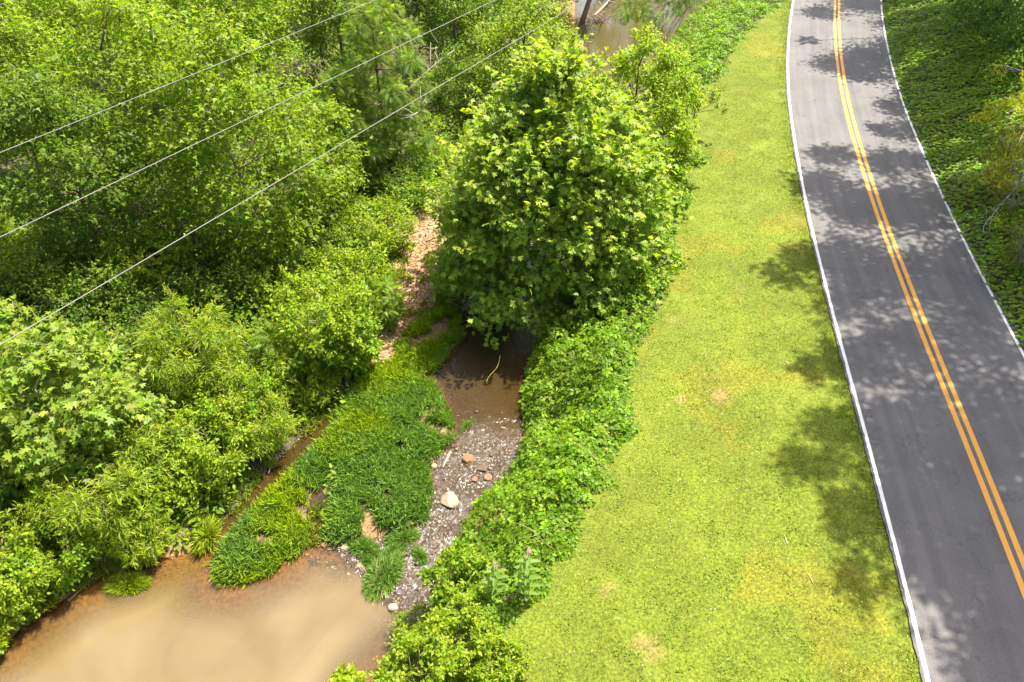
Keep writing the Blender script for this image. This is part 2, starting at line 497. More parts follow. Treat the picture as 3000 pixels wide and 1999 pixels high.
class Leaves:
    def __init__(s):
        s.V, s.F, s.C, s.n = [], [], [], 0

    def add(s, tmpl, P, X, N, S, C):
        tv, tf = tmpl
        X = X / np.maximum(np.linalg.norm(X, axis=1, keepdims=True), 1e-9)
        N = N - X * (N * X).sum(1, keepdims=True)
        N = N / np.maximum(np.linalg.norm(N, axis=1, keepdims=True), 1e-9)
        Y = np.cross(N, X)
        n = len(P); k = len(tv)
        S = np.broadcast_to(np.asarray(S, float), (n,))
        V = P[:, None, :] + S[:, None, None] * (tv[None, :, 0:1] * X[:, None, :] + tv[None, :, 1:2] * Y[:, None, :] + tv[None, :, 2:3] * N[:, None, :])
        F = tf[None] + (s.n + np.arange(n) * k)[:, None, None]
        s.V.append(V.reshape(-1, 3)); s.F.append(F.reshape(-1, 3)); s.C.append(np.repeat(C, k, 0)); s.n += n * k

    def build(s, name, mat=None, parent=None, origin=(0, 0, 0), **props):
        V = np.vstack(s.V) - np.asarray(origin)
        me = mesh_np(name, V, np.vstack(s.F), np.clip(np.vstack(s.C), 0, 1))
        return obj(name, me, mat or M_LEAF, parent, **props)


class Tubes:
    def __init__(s):
        s.V, s.F, s.C, s.n = [], [], [], 0

    def add(s, P, r0, r1, col=(0.16, 0.13, 0.10), sides=6):
        P = np.asarray(P, float); m = len(P)
        r = np.linspace(r0, r1, m) if np.isscalar(r0) else np.asarray(r0)
        T = np.gradient(P, axis=0); T /= np.maximum(np.linalg.norm(T, axis=1, keepdims=True), 1e-9)
        ref = np.where(np.abs(T[:, 2:3]) > 0.9, np.array([[1.0, 0, 0]]), np.array([[0, 0, 1.0]]))
        A = np.cross(T, ref); A /= np.maximum(np.linalg.norm(A, axis=1, keepdims=True), 1e-9)
        B = np.cross(T, A)
        a = np.arange(sides) * 2 * math.pi / sides
        ring = P[:, None, :] + r[:, None, None] * (np.cos(a)[None, :, None] * A[:, None, :] + np.sin(a)[None, :, None] * B[:, None, :])
        i = np.arange(m - 1)[:, None]; j = np.arange(sides)[None, :]; j2 = (j + 1) % sides
        q = np.stack([i * sides + j, i * sides + j2, (i + 1) * sides + j2, (i + 1) * sides + j], -1).reshape(-1, 4)
        tri = np.vstack([q[:, [0, 1, 2]], q[:, [0, 2, 3]]])
        tip = np.array([((m - 1) * sides, (m - 1) * sides + k, (m - 1) * sides + k + 1) for k in range(1, sides - 1)])
        bot = np.array([(0, k + 1, k) for k in range(1, sides - 1)])
        tri = np.vstack([tri, tip, bot]) + s.n
        V = ring.reshape(-1, 3)
        s.V.append(V); s.F.append(tri); s.C.append(np.tile(np.asarray(col, float), (len(V), 1))); s.n += len(V)

    def build(s, name, mat=None, parent=None, origin=(0, 0, 0), **props):
        me = mesh_np(name, np.vstack(s.V) - np.asarray(origin), np.vstack(s.F), np.vstack(s.C), True)
        return obj(name, me, mat or M_BARK, parent, **props)


def bez(a, b, c, n=6):
    t = np.linspace(0, 1, n)[:, None]
    return (1 - t) ** 2 * a + 2 * t * (1 - t) * b + t * t * c


def rdir(rng, n):
    v = rng.normal(size=(n, 3)); return v / np.linalg.norm(v, axis=1, keepdims=True)


# colours: (leaf, young tip), linear albedo
PAL = {
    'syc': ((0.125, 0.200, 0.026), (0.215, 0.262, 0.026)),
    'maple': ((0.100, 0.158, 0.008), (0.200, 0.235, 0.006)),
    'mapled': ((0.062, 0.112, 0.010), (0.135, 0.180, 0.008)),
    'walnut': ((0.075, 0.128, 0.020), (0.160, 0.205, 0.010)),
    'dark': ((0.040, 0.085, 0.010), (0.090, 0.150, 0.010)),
    'box': ((0.110, 0.165, 0.012), (0.215, 0.240, 0.012)),
    'bright': ((0.118, 0.182, 0.008), (0.210, 0.250, 0.008)),
    'willow': ((0.112, 0.170, 0.010), (0.205, 0.238, 0.010)),
    'mimosa': ((0.075, 0.135, 0.016), (0.150, 0.205, 0.010)),
    'kudzu': ((0.085, 0.160, 0.008), (0.185, 0.240, 0.006)),
    'sapl': ((0.120, 0.178, 0.028), (0.190, 0.228, 0.024)),
    'olive': ((0.082, 0.092, 0.010), (0.130, 0.132, 0.012)),
    'yellow': ((0.235, 0.265, 0.012), (0.420, 0.250, 0.010)),
}
TM = {'syc': T_SYC, 'maple': T_MAP, 'ova': T_OVA, 'wil': T_WIL, 'pin': T_PIN, 'mim': T_MIM, 'pins': T_PINS, 'kud': T_KUD}


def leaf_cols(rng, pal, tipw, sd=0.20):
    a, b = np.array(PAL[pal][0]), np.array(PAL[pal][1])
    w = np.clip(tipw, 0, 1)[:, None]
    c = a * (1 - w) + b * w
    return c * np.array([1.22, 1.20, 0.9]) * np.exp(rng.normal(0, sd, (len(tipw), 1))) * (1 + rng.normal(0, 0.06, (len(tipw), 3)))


def plant(name, label, cat, base, H, R, leaf, pal, n, size, seed, group=None, c0=0.3, lobes=14, stems=1, trunk_r=None, bark=(0.13, 0.11, 0.09),
          shape='round', tips=0.5, lobe_r=0.40, flat=0.78, shift=(0, 0), droop=0.35, twig=True, part='crown', leaf_parts=0, lobe_list=None, shoots=2.0, nrand=0.55):
    """a tree or shrub: an empty > trunk (with its limbs), crown"""
    rng = np.random.default_rng(seed)
    base = np.asarray(base, float)
    root = empty(name, base, label=label, category=cat, group=group)
    sh = np.array([shift[0], shift[1], 0.0])
    cs, rs = [], []
    if lobe_list is not None:
        for (x, y, z, r) in lobe_list: cs.append((x, y, z)); rs.append(r)
    else:
        for i in range(lobes):
            h = (i + 0.5) / lobes
            if shape == 'round': pr = math.sin(math.pi * (0.13 + 0.82 * h)) ** 0.7
            elif shape == 'cone': pr = 1.02 * (1 - h) ** 0.62 * min(1, 0.55 + 2.2 * h)
            elif shape == 'vase': pr = 0.35 + 0.65 * math.sin(math.pi * (0.1 + 0.62 * h))
            else: pr = 1.0
            lr = R * lobe_r * rng.uniform(0.75, 1.2) * (0.65 + 0.35 * pr)
            rad = max(0, R * pr - lr * 0.75) * math.sqrt(rng.uniform(0.35, 1.0))
            a = i * 2.39996 + seed
            z = H * (c0 + (1 - c0) * h) - lr * 0.4 * h
            cs.append((rad * math.cos(a) + shift[0] * h, rad * math.sin(a) + shift[1] * h, z)); rs.append(lr)
    cs = np.array(cs); rs = np.array(rs)
    tb = Tubes(); lv = Leaves()
    tr = trunk_r or H * 0.013 + 0.02
    stem_tops = []
    for sidx in range(stems):
        a = sidx * 2.4 + seed
        off = np.array([math.cos(a), math.sin(a), 0]) * (0.0 if stems == 1 else R * 0.35)
        foot = np.array([math.cos(a), math.sin(a), 0]) * (0.0 if stems == 1 else 0.02)
        foot[2] = -0.12
        top = off + sh * 0.85 + np.array([rng.normal(0, 0.05) * H, rng.normal(0, 0.05) * H, H * (0.86 if stems == 1 else 0.75)])
        mid = 0.5 * (foot + top) + rng.normal(0, 0.035 * H, 3) * np.array([1, 1, 0])
        P = bez(foot, mid, top, 9)
        tb.add(P, tr * (1 if stems == 1 else 0.6), tr * 0.22, bark, 7 if H > 4 else 5)
        stem_tops.append(P)
    allP = np.vstack(stem_tops)
    for c, r in zip(cs, rs):
        d = np.linalg.norm(allP - (c - np.array([0, 0, r * 1.0])), axis=1) + 0.5 * np.maximum(0, allP[:, 2] - c[2])
        p0 = allP[np.argmin(d)]
        L = np.linalg.norm(c - p0)
        tb.add(bez(p0, 0.5 * (p0 + c) + np.array([0, 0, -0.05 * L]) + rng.normal(0, 0.06, 3) * L, c, 6), tr * 0.34, tr * 0.12, bark, 5)
    w = rs ** 2; w = w / w.sum()
    zmax = (cs[:, 2] + rs * flat).max(); zmin = (cs[:, 2] - rs * flat).min()
    per = 9 if leaf not in ('pin', 'mim') else 4
    LP = []
    for c, r, ww in zip(cs, rs, w):
        nt = max(4, int(n * ww / per))
        D = rdir(rng, nt); D[:, 2] = D[:, 2] * 0.9 + 0.12
        o = c[:2] - sh[:2] * 0.5
        on = np.linalg.norm(o)
        if on > 0.2 * R: D[:, :2] += 0.35 * o / on
        D /= np.linalg.norm(D, axis=1, keepdims=True)
        rad = r * (0.35 + 0.75 * rng.random(nt) ** 0.55) * (0.8 + 0.4 * rng.random(nt))
        E = c + D * rad[:, None] * np.array([1, 1, flat])
        if twig:
            for e in E[::(14 if n > 3000 else 9)]:
                tb.add(np.array([c, c + (e - c) * 0.6 + rng.normal(0, 0.04, 3) * r, e]), tr * 0.10 + 0.004, 0.004, bark, 3)
        t = rng.uniform(0.45, 1.08, (nt, per))
        P = (c + (E - c)[:, None, :] * t[..., None] + rng.normal(0, 0.13 * r, (nt, per, 3))).reshape(-1, 3)
        DD = np.repeat(D, per, 0); m = len(P)
        X = DD * 0.7 + rdir(rng, m) * 0.75 + np.array([0, 0, -droop])
        N = np.array([0, 0, 0.85]) + DD * 0.45 + rdir(rng, m) * nrand
        S = size * rng.uniform(0.65, 1.25, m)
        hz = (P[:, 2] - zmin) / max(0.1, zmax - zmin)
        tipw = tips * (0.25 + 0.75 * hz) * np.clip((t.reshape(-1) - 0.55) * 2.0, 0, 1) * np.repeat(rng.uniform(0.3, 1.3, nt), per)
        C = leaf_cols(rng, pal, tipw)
        LP.append((P, X, N, S, C))
    # free shoots that break the outline
    nsh = int(len(cs) * shoots)
    for q in range(nsh):
        i = rng.integers(len(cs)); c, r = cs[i], rs[i]
        D = rdir(rng, 1)[0]; D[2] = abs(D[2]) * 0.8 + 0.15; D /= np.linalg.norm(D)
        a0 = c + D * r * 0.7; e = c + D * r * rng.uniform(1.25, 1.75) + np.array([0, 0, 0.1 * r])
        m = max(5, int(per * 1.6)); t = rng.random(m)
        P = a0 + (e - a0) * t[:, None] + rng.normal(0, 0.25 * size if leaf not in ('pin', 'mim') else 0.05, (m, 3))
        X = D + rdir(rng, m) * 0.8 + np.array([0, 0, -droop * 0.6]); N = np.array([0, 0, 0.9]) + rdir(rng, m) * 0.55
        if twig: tb.add(np.array([c, 0.5 * (a0 + e) + rng.normal(0, 0.03, 3), e]), 0.008, 0.003, bark, 3)
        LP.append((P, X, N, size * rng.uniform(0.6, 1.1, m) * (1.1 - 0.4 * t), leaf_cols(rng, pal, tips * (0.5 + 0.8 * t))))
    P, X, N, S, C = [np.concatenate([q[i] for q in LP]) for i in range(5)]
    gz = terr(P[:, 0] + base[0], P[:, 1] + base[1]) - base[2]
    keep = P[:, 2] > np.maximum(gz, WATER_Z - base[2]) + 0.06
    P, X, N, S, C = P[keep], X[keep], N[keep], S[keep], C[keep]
    if leaf_parts:
        v = np.array([0, 0, CAM_H]) - (P + base)
        dist = np.linalg.norm(v, axis=1)
        # the leaves that show largest: outermost on the side turned to the camera and wide open to it
        Nn = N / np.linalg.norm(N, axis=1, keepdims=True)
        facing = np.abs((Nn * v).sum(1) / dist)
        cc = P.mean(0); outw = ((P - cc) * (v / dist[:, None])).sum(1)
        score = outw * 0.25 + facing + S / size
        idx = np.argsort(-score)[:leaf_parts]
        m0 = []
        for q in range(8):
            tv, tf = TM[leaf]
            cc_ = leaf_cols(rng, pal, np.full(1, tips * q / 7.0), 0.15)
            m0.append(mesh_np('leaf', tv, tf, np.clip(np.repeat(cc_, len(tv), 0), 0, 1)))
            m0[-1].materials.append(M_LEAF)
        for q, i in enumerate(idx):
            x = X[i] / np.linalg.norm(X[i]); nn = N[i] - x * (N[i] @ x); nn /= np.linalg.norm(nn); yy = np.cross(nn, x)
            o = bpy.data.objects.new('leaf', m0[q % 8])
            from mathutils import Matrix
            M = Matrix(((x[0] * S[i], yy[0] * S[i], nn[0] * S[i], P[i][0]), (x[1] * S[i], yy[1] * S[i], nn[1] * S[i], P[i][1]), (x[2] * S[i], yy[2] * S[i], nn[2] * S[i], P[i][2]), (0, 0, 0, 1)))
            o.matrix_basis = M
            COL.objects.link(o); o.parent = root
        sel = np.ones(len(P), bool); sel[idx] = False
        P, X, N, S, C = P[sel], X[sel], N[sel], S[sel], C[sel]
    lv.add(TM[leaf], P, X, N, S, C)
    lv.build(part, M_LEAF, root, kind='stuff' if leaf_parts else None)
    tb.build('trunk' if stems == 1 else 'stems', M_BARK, root)
    return root


def top_z(px, py, y):
    d = ray(px, py); t = y / d[1]
    return CAM_H + d[2] * t


def P_(name, label, cat, bpx, topy, wpx, leaf, pal, n, size, seed, **kw):
    """a plant surveyed from the photograph: foot pixel, pixel row of the top, width in pixels"""
    b = march(*bpx)
    H = top_z(bpx[0], topy, b[1] + 0.3) - b[2]
    H = max(0.4, H)
    dist = b[1] * CP + (CAM_H - b[2] - H * 0.5) * SP
    R = 0.5 * wpx * KPX * dist
    return plant(name, label, cat, b, H, R, leaf, pal, n, size, seed, **kw)


# ------------------------------------------------------------------ ground, lawn
gx = np.r_[[-900, -400, -200, -110, -65], np.arange(-45, 42.01, 0.3), [60, 110, 200, 400, 900]]
gy = np.r_[[-900, -400, -150, -60, -20], np.arange(3.2, 86.01, 0.3), [105, 150, 250, 450, 900]]
GX, GY = np.meshgrid(gx, gy)
GZ = height(GX, GY)
nx, ny = len(gx), len(gy)
ii, jj = np.meshgrid(np.arange(nx - 1), np.arange(ny - 1))
quads = np.stack([jj * nx + ii, jj * nx + ii + 1, (jj + 1) * nx + ii + 1, (jj + 1) * nx + ii], -1).reshape(-1, 4)
cx = 0.25 * (GX[:-1, :-1] + GX[1:, :-1] + GX[:-1, 1:] + GX[1:, 1:]).ravel()
cy = 0.25 * (GY[:-1, :-1] + GY[1:, :-1] + GY[:-1, 1:] + GY[1:, 1:]).ravel()
rd_c, rs_c = seg_dist(ROAD, cx, cy, False)
s_c = np.where(rs_c > 0, -rd_c, rd_c)
is_lawn = (cx > xl(cy) + 0.02) & (s_c < -2.7) & (cy > -5) & (cy < 80)
V = np.stack([GX.ravel(), GY.ravel(), GZ.ravel()], 1)
# ground colours: dark leafy soil in the wood, tan gravel and litter by the creek, red-brown creek bed
dwv, _ = seg_dist(WATER, V[:, 0], V[:, 1]); inwv = inside(WATER, V[:, 0], V[:, 1])
soil = np.array([0.060, 0.046, 0.026]); tan = np.array([0.20, 0.125, 0.062]); bed = np.array([0.138, 0.092, 0.046]); mud = np.array([0.165, 0.098, 0.042])
PATH = ats([(1012, 470), (1012, 560), (1002, 660), (992, 735), (950, 785), (890, 835), (858, 828), (885, 780), (905, 730), (915, 660), (905, 590), (935, 535), (985, 490)], -1.6)
dp, _ = seg_dist(PATH, V[:, 0], V[:, 1]); inp = inside(PATH, V[:, 0], V[:, 1])
wp = np.where(inp, 1.0, np.clip(1 - dp / 0.8, 0, 1))
wb = np.clip(1 - (dwv - 0.5) / 1.2, 0, 1) * (~inwv)
nn_ = fbm(V[:, 0], V[:, 1], 1.2, 11)[:, None]
C = soil * (0.7 + 0.6 * nn_)
C = C * (1 - wb[:, None]) + mud * (0.7 + 0.6 * nn_) * wb[:, None]
C = C * (1 - wp[:, None]) + tan * (0.7 + 0.6 * nn_) * wp[:, None]
pondv = inside(POND, V[:, 0], V[:, 1])[:, None]
C = np.where(inwv[:, None], np.where(pondv, bed, np.array([0.085, 0.050, 0.024])) * (0.5 + 1.0 * nn_), C)
BARE = [(1655, 910, 0.36), (1560, 915, 0.2), (1548, 730, 0.2), (1700, 660, 0.15), (1390, 1345, 0.15), (1480, 1480, 0.3), (1510, 1502, 0.2), (1660, 1170, 0.15)]
CL = np.array([0.086, 0.108, 0.007]) * (0.75 + 0.5 * nn_) * np.where(fbm(V[:, 0], V[:, 1], 2.0, 4)[:, None] > 0.64, np.array([1.25, 1.0, 1.1]), 1.0)
for (px, py, rr_) in BARE:
    g_ = at(px, py, -0.05); w_ = 0.8 * np.clip(1.2 - np.hypot(V[:, 0] - g_[0], V[:, 1] - g_[1]) / (rr_ * 0.9), 0, 1)[:, None]
    CL = CL * (1 - w_) + np.array([0.19, 0.115, 0.05]) * w_


def sub_mesh(name, F, Cc, mat, **props):
    u, inv = np.unique(F.ravel(), return_inverse=True)
    return obj(name, mesh_np(name, V[u], inv.reshape(-1, 4), Cc[u], True), mat, None, **props)


ground = sub_mesh('ground', quads[~is_lawn], C, M_GROUND, kind='structure', label='soil, creek bed and wooded banks under the plants')
lawn = sub_mesh('lawn', quads[is_lawn], CL, M_LAWN, kind='structure', label='mown green lawn strip between creek bank and road')


_ux, _uy = gx[5:-5], gy[5:-5]
_UZ = GZ[5:-5, 5:-5]


def terr(x, y):
    fx = np.clip((np.asarray(x, float) - _ux[0]) / 0.3, 0, len(_ux) - 1.001); fy = np.clip((np.asarray(y, float) - _uy[0]) / 0.3, 0, len(_uy) - 1.001)
    xi = fx.astype(int); yi = fy.astype(int); fx = fx - xi; fy = fy - yi
    return (_UZ[yi, xi] * (1 - fx) + _UZ[yi, xi + 1] * fx) * (1 - fy) + (_UZ[yi + 1, xi] * (1 - fx) + _UZ[yi + 1, xi + 1] * fx) * fy


# ------------------------------------------------------------------ road and its markings
nT = np.gradient(ROAD, axis=0); nT /= np.linalg.norm(nT, axis=1, keepdims=True)
RN = np.stack([nT[:, 1], -nT[:, 0]], 1)          # to the right
s_len = np.r_[0, np.cumsum(np.linalg.norm(np.diff(ROAD, axis=0), axis=1))]


def fine_road(step):
    t = np.arange(0, s_len[-1], step)
    c = np.stack([np.interp(t, s_len, ROAD[:, k]) for k in range(2)], 1)
    n = np.stack([np.interp(t, s_len, RN[:, k]) for k in range(2)], 1); n /= np.linalg.norm(n, axis=1, keepdims=True)
    return t, c, n


def crown_z(a):
    return 0.035 * (1 - (a / 3.4) ** 2)


def strip(name, offs0, offs1, z0, z1, t, c, n, mat, parent, ncross=1, skip=None, **props):
    m = len(t); k = ncross + 1
    o0 = np.broadcast_to(offs0, (m,)); o1 = np.broadcast_to(offs1, (m,))
    a = o0[:, None] + (o1 - o0)[:, None] * np.linspace(0, 1, k)[None]
    xy = c[:, None, :] + n[:, None, :] * a[..., None]
    z = crown_z(a) + z0
    Vv = np.concatenate([xy, z[..., None]], -1).reshape(-1, 3)
    i = np.arange(m - 1)[:, None]; j = np.arange(k - 1)[None]
    q = np.stack([i * k + j, i * k + j + 1, (i + 1) * k + j + 1, (i + 1) * k + j], -1)
    if skip is not None:
        q = q[~skip[:-1]]
    q = q.reshape(-1, 4)
    lane = np.stack([a.ravel(), np.repeat(t, k), np.zeros(m * k)], 1)
    return obj(name, mesh_np(name, Vv, q, np.ones((len(Vv), 3)), True, {'Lane': lane}), mat, parent, **props)


t, c, n = fine_road(0.5)
rngR = np.random.default_rng(3)
tf, cf, nf = fine_road(0.08)
ed = lambda o, s: (fbm(tf, np.full(len(tf), o * 3.1), s, o) - 0.5)
road = strip('road', -(3.14 + 0.08 * ed(1, 0.3)), 3.30 + 0.16 * ed(2, 0.7), 0, 0, tf, cf, nf, M_ASPHALT, None, 10, kind='structure', label='two-lane grey asphalt road curving up the picture')
strip('center_line', -0.215 + 0 * tf, -0.06 + 0.012 * ed(8, 0.3), 0.004, 0.004, tf, cf, nf, M_YELLOW, road, 1, label='solid yellow line on the lawn side')
strip('center_line', 0.06 + 0.012 * ed(9, 0.3), 0.215 + 0 * tf, 0.004, 0.004, tf, cf, nf, M_YELLOW, road, 1, label='solid yellow line on the wooded side')
chip = (vnoise(tf, tf * 0, 0.35, 21) > 0.93)
strip('edge_line', -(LANE + 0.05 + 0.10 * np.minimum(ed(5, 0.12) + 0.12, 0)), -(LANE - 0.055), 0.004, 0.004, tf, cf, nf, M_WHITE, road, 1, chip, label='worn white edge line beside the lawn')
strip('edge_line', LANE - 0.055, LANE + 0.05 + 0.12 * np.minimum(ed(6, 0.15) + 0.10, 0), 0.004, 0.004, tf, cf, nf, M_WHITE, road, 1, (vnoise(tf, tf * 0, 0.5, 33) > 0.9), label='worn white edge line under the overhanging vines')

# ------------------------------------------------------------------ water
wx = np.arange(-24, 24.01, 0.15); wy = np.arange(5, 80.01, 0.15)
WX, WY = np.meshgrid(wx, wy)
okc = np.zeros(WX.shape, bool)
cxw = WX[:-1, :-1] + 0.075; cyw = WY[:-1, :-1] + 0.075
m_w = (inside(WATER, cxw, cyw) | inside(CHAN, cxw, cyw) | inside(TRICK, cxw, cyw))
for _ in range(3):
    q = m_w.copy(); q[1:] |= m_w[:-1]; q[:-1] |= m_w[1:]; q[:, 1:] |= m_w[:, :-1]; q[:, :-1] |= m_w[:, 1:]; m_w = q
p_w = inside(POND, cxw, cyw)
nxw = len(wx)
iw, jw = np.meshgrid(np.arange(nxw - 1), np.arange(len(wy) - 1))
qw = np.stack([jw * nxw + iw, jw * nxw + iw + 1, (jw + 1) * nxw + iw + 1, (jw + 1) * nxw + iw], -1)


def water_obj(name, mask, mat, z, wave, label):
    F = qw[mask].reshape(-1, 4)
    u, inv = np.unique(F.ravel(), return_inverse=True)
    x = WX.ravel()[u]; y = WY.ravel()[u]
    dep = np.maximum(0, WATER_Z - height(x, y))
    # riffle: shallow, fast water between the gravel bar and the bank
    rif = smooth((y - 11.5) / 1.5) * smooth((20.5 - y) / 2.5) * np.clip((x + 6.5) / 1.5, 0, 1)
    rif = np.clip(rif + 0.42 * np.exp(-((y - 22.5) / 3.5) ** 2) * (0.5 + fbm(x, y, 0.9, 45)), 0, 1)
    if wave:
        zz = z + 0.045 * rif * (fbm(x + y * 0.3, y * 0.7, 0.35, 2) - 0.5) * 2
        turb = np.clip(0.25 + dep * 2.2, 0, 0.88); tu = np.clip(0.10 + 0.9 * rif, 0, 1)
    else:
        zz = np.full(len(x), z); turb = np.clip(0.05 + dep * 1.75, 0, 0.97); tu = np.full(len(x), 0.12)
    pool = smooth((y - 34) / 9); turb = np.maximum(turb, 0.95 * pool); tu = tu * (1 - 0.7 * pool)
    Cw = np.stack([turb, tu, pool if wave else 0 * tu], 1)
    return obj(name, mesh_np(name, np.stack([x, y, zz], 1), inv.reshape(-1, 4), Cw, True), mat, None, kind='structure', label=label)


pond = water_obj('pond', m_w & p_w, M_POND, WATER_Z, False, 'calm muddy tan pool of the creek')
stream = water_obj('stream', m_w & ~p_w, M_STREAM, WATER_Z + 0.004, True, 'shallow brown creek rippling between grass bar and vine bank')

# ------------------------------------------------------------------ the big tree over the creek
b = march(1310, 690)
SYC = b.copy()
Hs = top_z(1245, 92, b[1] + 0.2) - b[2]
rs_ = np.random.default_rng(77)
lob = []
NLB = 58
for i in range(NLB):
    h = (i + 0.5) / NLB
    pr = max(0.0, 1 - h ** 1.7) ** 0.62 * min(1, 0.86 + 0.8 * h)
    a = i * 2.39996
    lr = 1.45 * rs_.uniform(0.75, 1.15) * (0.55 + 0.5 * pr)
    rad = max(0, 5.35 * pr - lr * 0.75) * math.sqrt(rs_.uniform(0.45, 1.0))
    lob.append((rad * math.cos(a) * 1.06 - 0.75, rad * math.sin(a) * 0.92 + 0.5, 0.8 + (Hs - 1.7) * h, lr))
for i in range(26):
    h = rs_.uniform(0.05, 0.72); a = math.radians(-90 + rs_.uniform(-75, 75))
    pr = max(0.0, 1 - h ** 1.7) ** 0.62
    rad = 5.3 * pr * rs_.uniform(0.35, 0.72)
    lob.append((rad * math.cos(a) - 0.7, rad * math.sin(a) * 0.92 + 0.5, 0.7 + (Hs - 1.7) * h, rs_.uniform(0.9, 1.4)))
plant('sycamore_tree', 'large round sycamore tree with broad lobed leaves leaning over the creek beside the lawn', 'tree', b, Hs, 4.4, 'syc', 'syc', 26000, 0.23, 11,
      lobe_list=lob, trunk_r=0.16, bark=(0.30, 0.27, 0.22), tips=0.8, droop=0.3, leaf_parts=300, nrand=0.5, shoots=5.0, flat=0.6)

# ------------------------------------------------------------------ the wood left of the creek
WOOD = 'trees of the wood beside the creek'
GREY = (0.19, 0.145, 0.09); BRN = (0.105, 0.072, 0.045)
T = [
 # name, label, foot, top row, width, leaf, palette, n, size, seed, options
 ('maple_tree', 'tall bright green maple in the middle of the wood, lowest power line passing before it', (610, 600), 40, 470, 'maple', 'maple', 9500, 0.19, 21, dict(c0=0.10, lobes=22, stems=2, bark=GREY)),
 ('maple_tree', 'yellow-green maple between the two upper power lines, slender stems showing', (410, 500), -40, 430, 'maple', 'maple', 7500, 0.19, 22, dict(c0=0.14, lobes=20, stems=3, bark=GREY)),
 ('maple_tree', 'maple with a dark bare lower trunk above the shaded ivy hollow', (235, 625), 150, 380, 'maple', 'mapled', 6500, 0.18, 23, dict(c0=0.24, lobes=18, bark=BRN)),
 ('maple_tree', 'bright crowned maple at the top edge, behind the uppermost long power line', (570, 260), -220, 430, 'maple', 'bright', 7000, 0.22, 24, dict(c0=0.25, lobes=20, bark=GREY)),
 ('maple_tree', 'dense green maple at the left picture edge below the short corner wire', (100, 420), -60, 330, 'maple', 'maple', 6000, 0.20, 25, dict(c0=0.25, lobes=18, bark=BRN)),
 ('maple_tree', 'yellow-topped maple in the upper left corner of the wood', (300, 240), -200, 450, 'maple', 'bright', 7000, 0.22, 26, dict(c0=0.25, lobes=20, bark=GREY)),
 ('maple_tree', 'thin maple with bare twigs at the wood edge facing the sycamore', (745, 520), 190, 270, 'maple', 'maple', 2600, 0.18, 27, dict(c0=0.2, lobes=14, stems=2, bark=GREY)),
 ('walnut_tree', 'walnut tree with drooping feathered fronds beside the dark trunk', (905, 400), -10, 240, 'pin', 'walnut', 1900, 0.46, 28, dict(c0=0.10, lobes=26, bark=BRN, droop=0.25, tips=0.6, lobe_r=0.3, flat=0.6)),
 ('walnut_tree', 'smaller shaded walnut with feathered fronds at the dark wood edge', (815, 440), 150, 190, 'pin', 'mapled', 1000, 0.42, 29, dict(c0=0.12, lobes=18, bark=BRN, droop=0.25, tips=0.4, lobe_r=0.3, flat=0.6)),
 ('old_tree', 'old tree with a thick dark trunk rising past the middle power line', (957, 270), -330, 260, 'ova', 'mapled', 5000, 0.20, 30, dict(c0=0.62, lobes=16, bark=BRN, trunk_r=0.30)),
 ('understory_tree', 'dark leafy tree behind the old thick trunk', (1050, 180), -120, 210, 'ova', 'mapled', 4500, 0.20, 31, dict(c0=0.1, lobes=16, bark=BRN)),
 ('understory_tree', 'small grey-green tree at the foot of the old thick trunk', (1050, 270), 100, 170, 'ova', 'mapled', 3500, 0.15, 32, dict(c0=0.08, lobes=14, stems=2, bark=BRN)),
 ('mimosa_tree', 'feathery bright mimosa tree at the top edge beside the middle power line', (1110, 110), -90, 190, 'mim', 'mimosa', 900, 0.60, 33, dict(c0=0.2, lobes=12, bark=BRN)),
 ('box_elder_tree', 'pale yellow-green box elder behind the top of the sycamore', (1210, 300), -15, 290, 'ova', 'box', 7500, 0.20, 34, dict(c0=0.06, lobes=22, bark=BRN)),
 ('red_maple_tree', 'bright yellow-green young maple between the sycamore and the lawn', (1462, 455), 75, 330, 'ova', 'bright', 10000, 0.18, 35, dict(c0=0.04, lobes=30, bark=BRN, shape='round', tips=0.9, lobe_r=0.26, flat=1.1)),
 ('box_elder_tree', 'leafy box elder filling the gap at the upper edge left of the old trunk', (800, 190), -170, 260, 'ova', 'mapled', 5000, 0.21, 36, dict(c0=0.15, lobes=18, bark=BRN)),
 ('poplar_tree', 'far tree closing the wood at the top edge above the walnut', (720, 60), -300, 420, 'ova', 'maple', 5000, 0.27, 37, dict(c0=0.1, lobes=18, bark=BRN)),
 ('poplar_tree', 'far tree closing the wood at the top left corner', (120, 170), -260, 430, 'ova', 'maple', 5000, 0.27, 38, dict(c0=0.1, lobes=18, bark=BRN)),
 ('poplar_tree', 'far tree closing the wood behind the two yellow-topped maples', (440, 70), -290, 450, 'ova', 'mapled', 5000, 0.27, 39, dict(c0=0.1, lobes=18, bark=BRN)),
 ('poplar_tree', 'far dark tree at the top edge behind the mimosa tree', (1000, 50), -260, 330, 'ova', 'dark', 4500, 0.27, 40, dict(c0=0.1, lobes=18, bark=BRN)),
 ('leaning_tree', 'grey leaning trunk at the left bank of the upper pool, root tangle at its foot', (1335, 55), -330, 230, 'ova', 'mapled', 4200, 0.24, 41, dict(c0=0.55, lobes=14, bark=(0.17, 0.12, 0.075), trunk_r=0.22, shift=(2.0, 0))),
 ('mimosa_tree', 'light feathery mimosa at the left edge under the uppermost long wire', (15, 330), 190, 170, 'mim', 'bright', 420, 0.55, 42, dict(c0=0.15, lobes=9, bark=BRN)),
 ('mimosa_tree', 'bright feathery mimosa sprig at the left edge over the middle wire end', (10, 600), 435, 100, 'mim', 'bright', 260, 0.50, 43, dict(c0=0.3, lobes=7, bark=BRN)),
]
for nm, lb, fp, ty, w, lf, pal, nlv, sz, sd, kw in T:
    P_(nm, lb, 'tree', fp, ty, w, lf, pal, int(nlv * 1.6), sz, sd, group=WOOD, **kw)

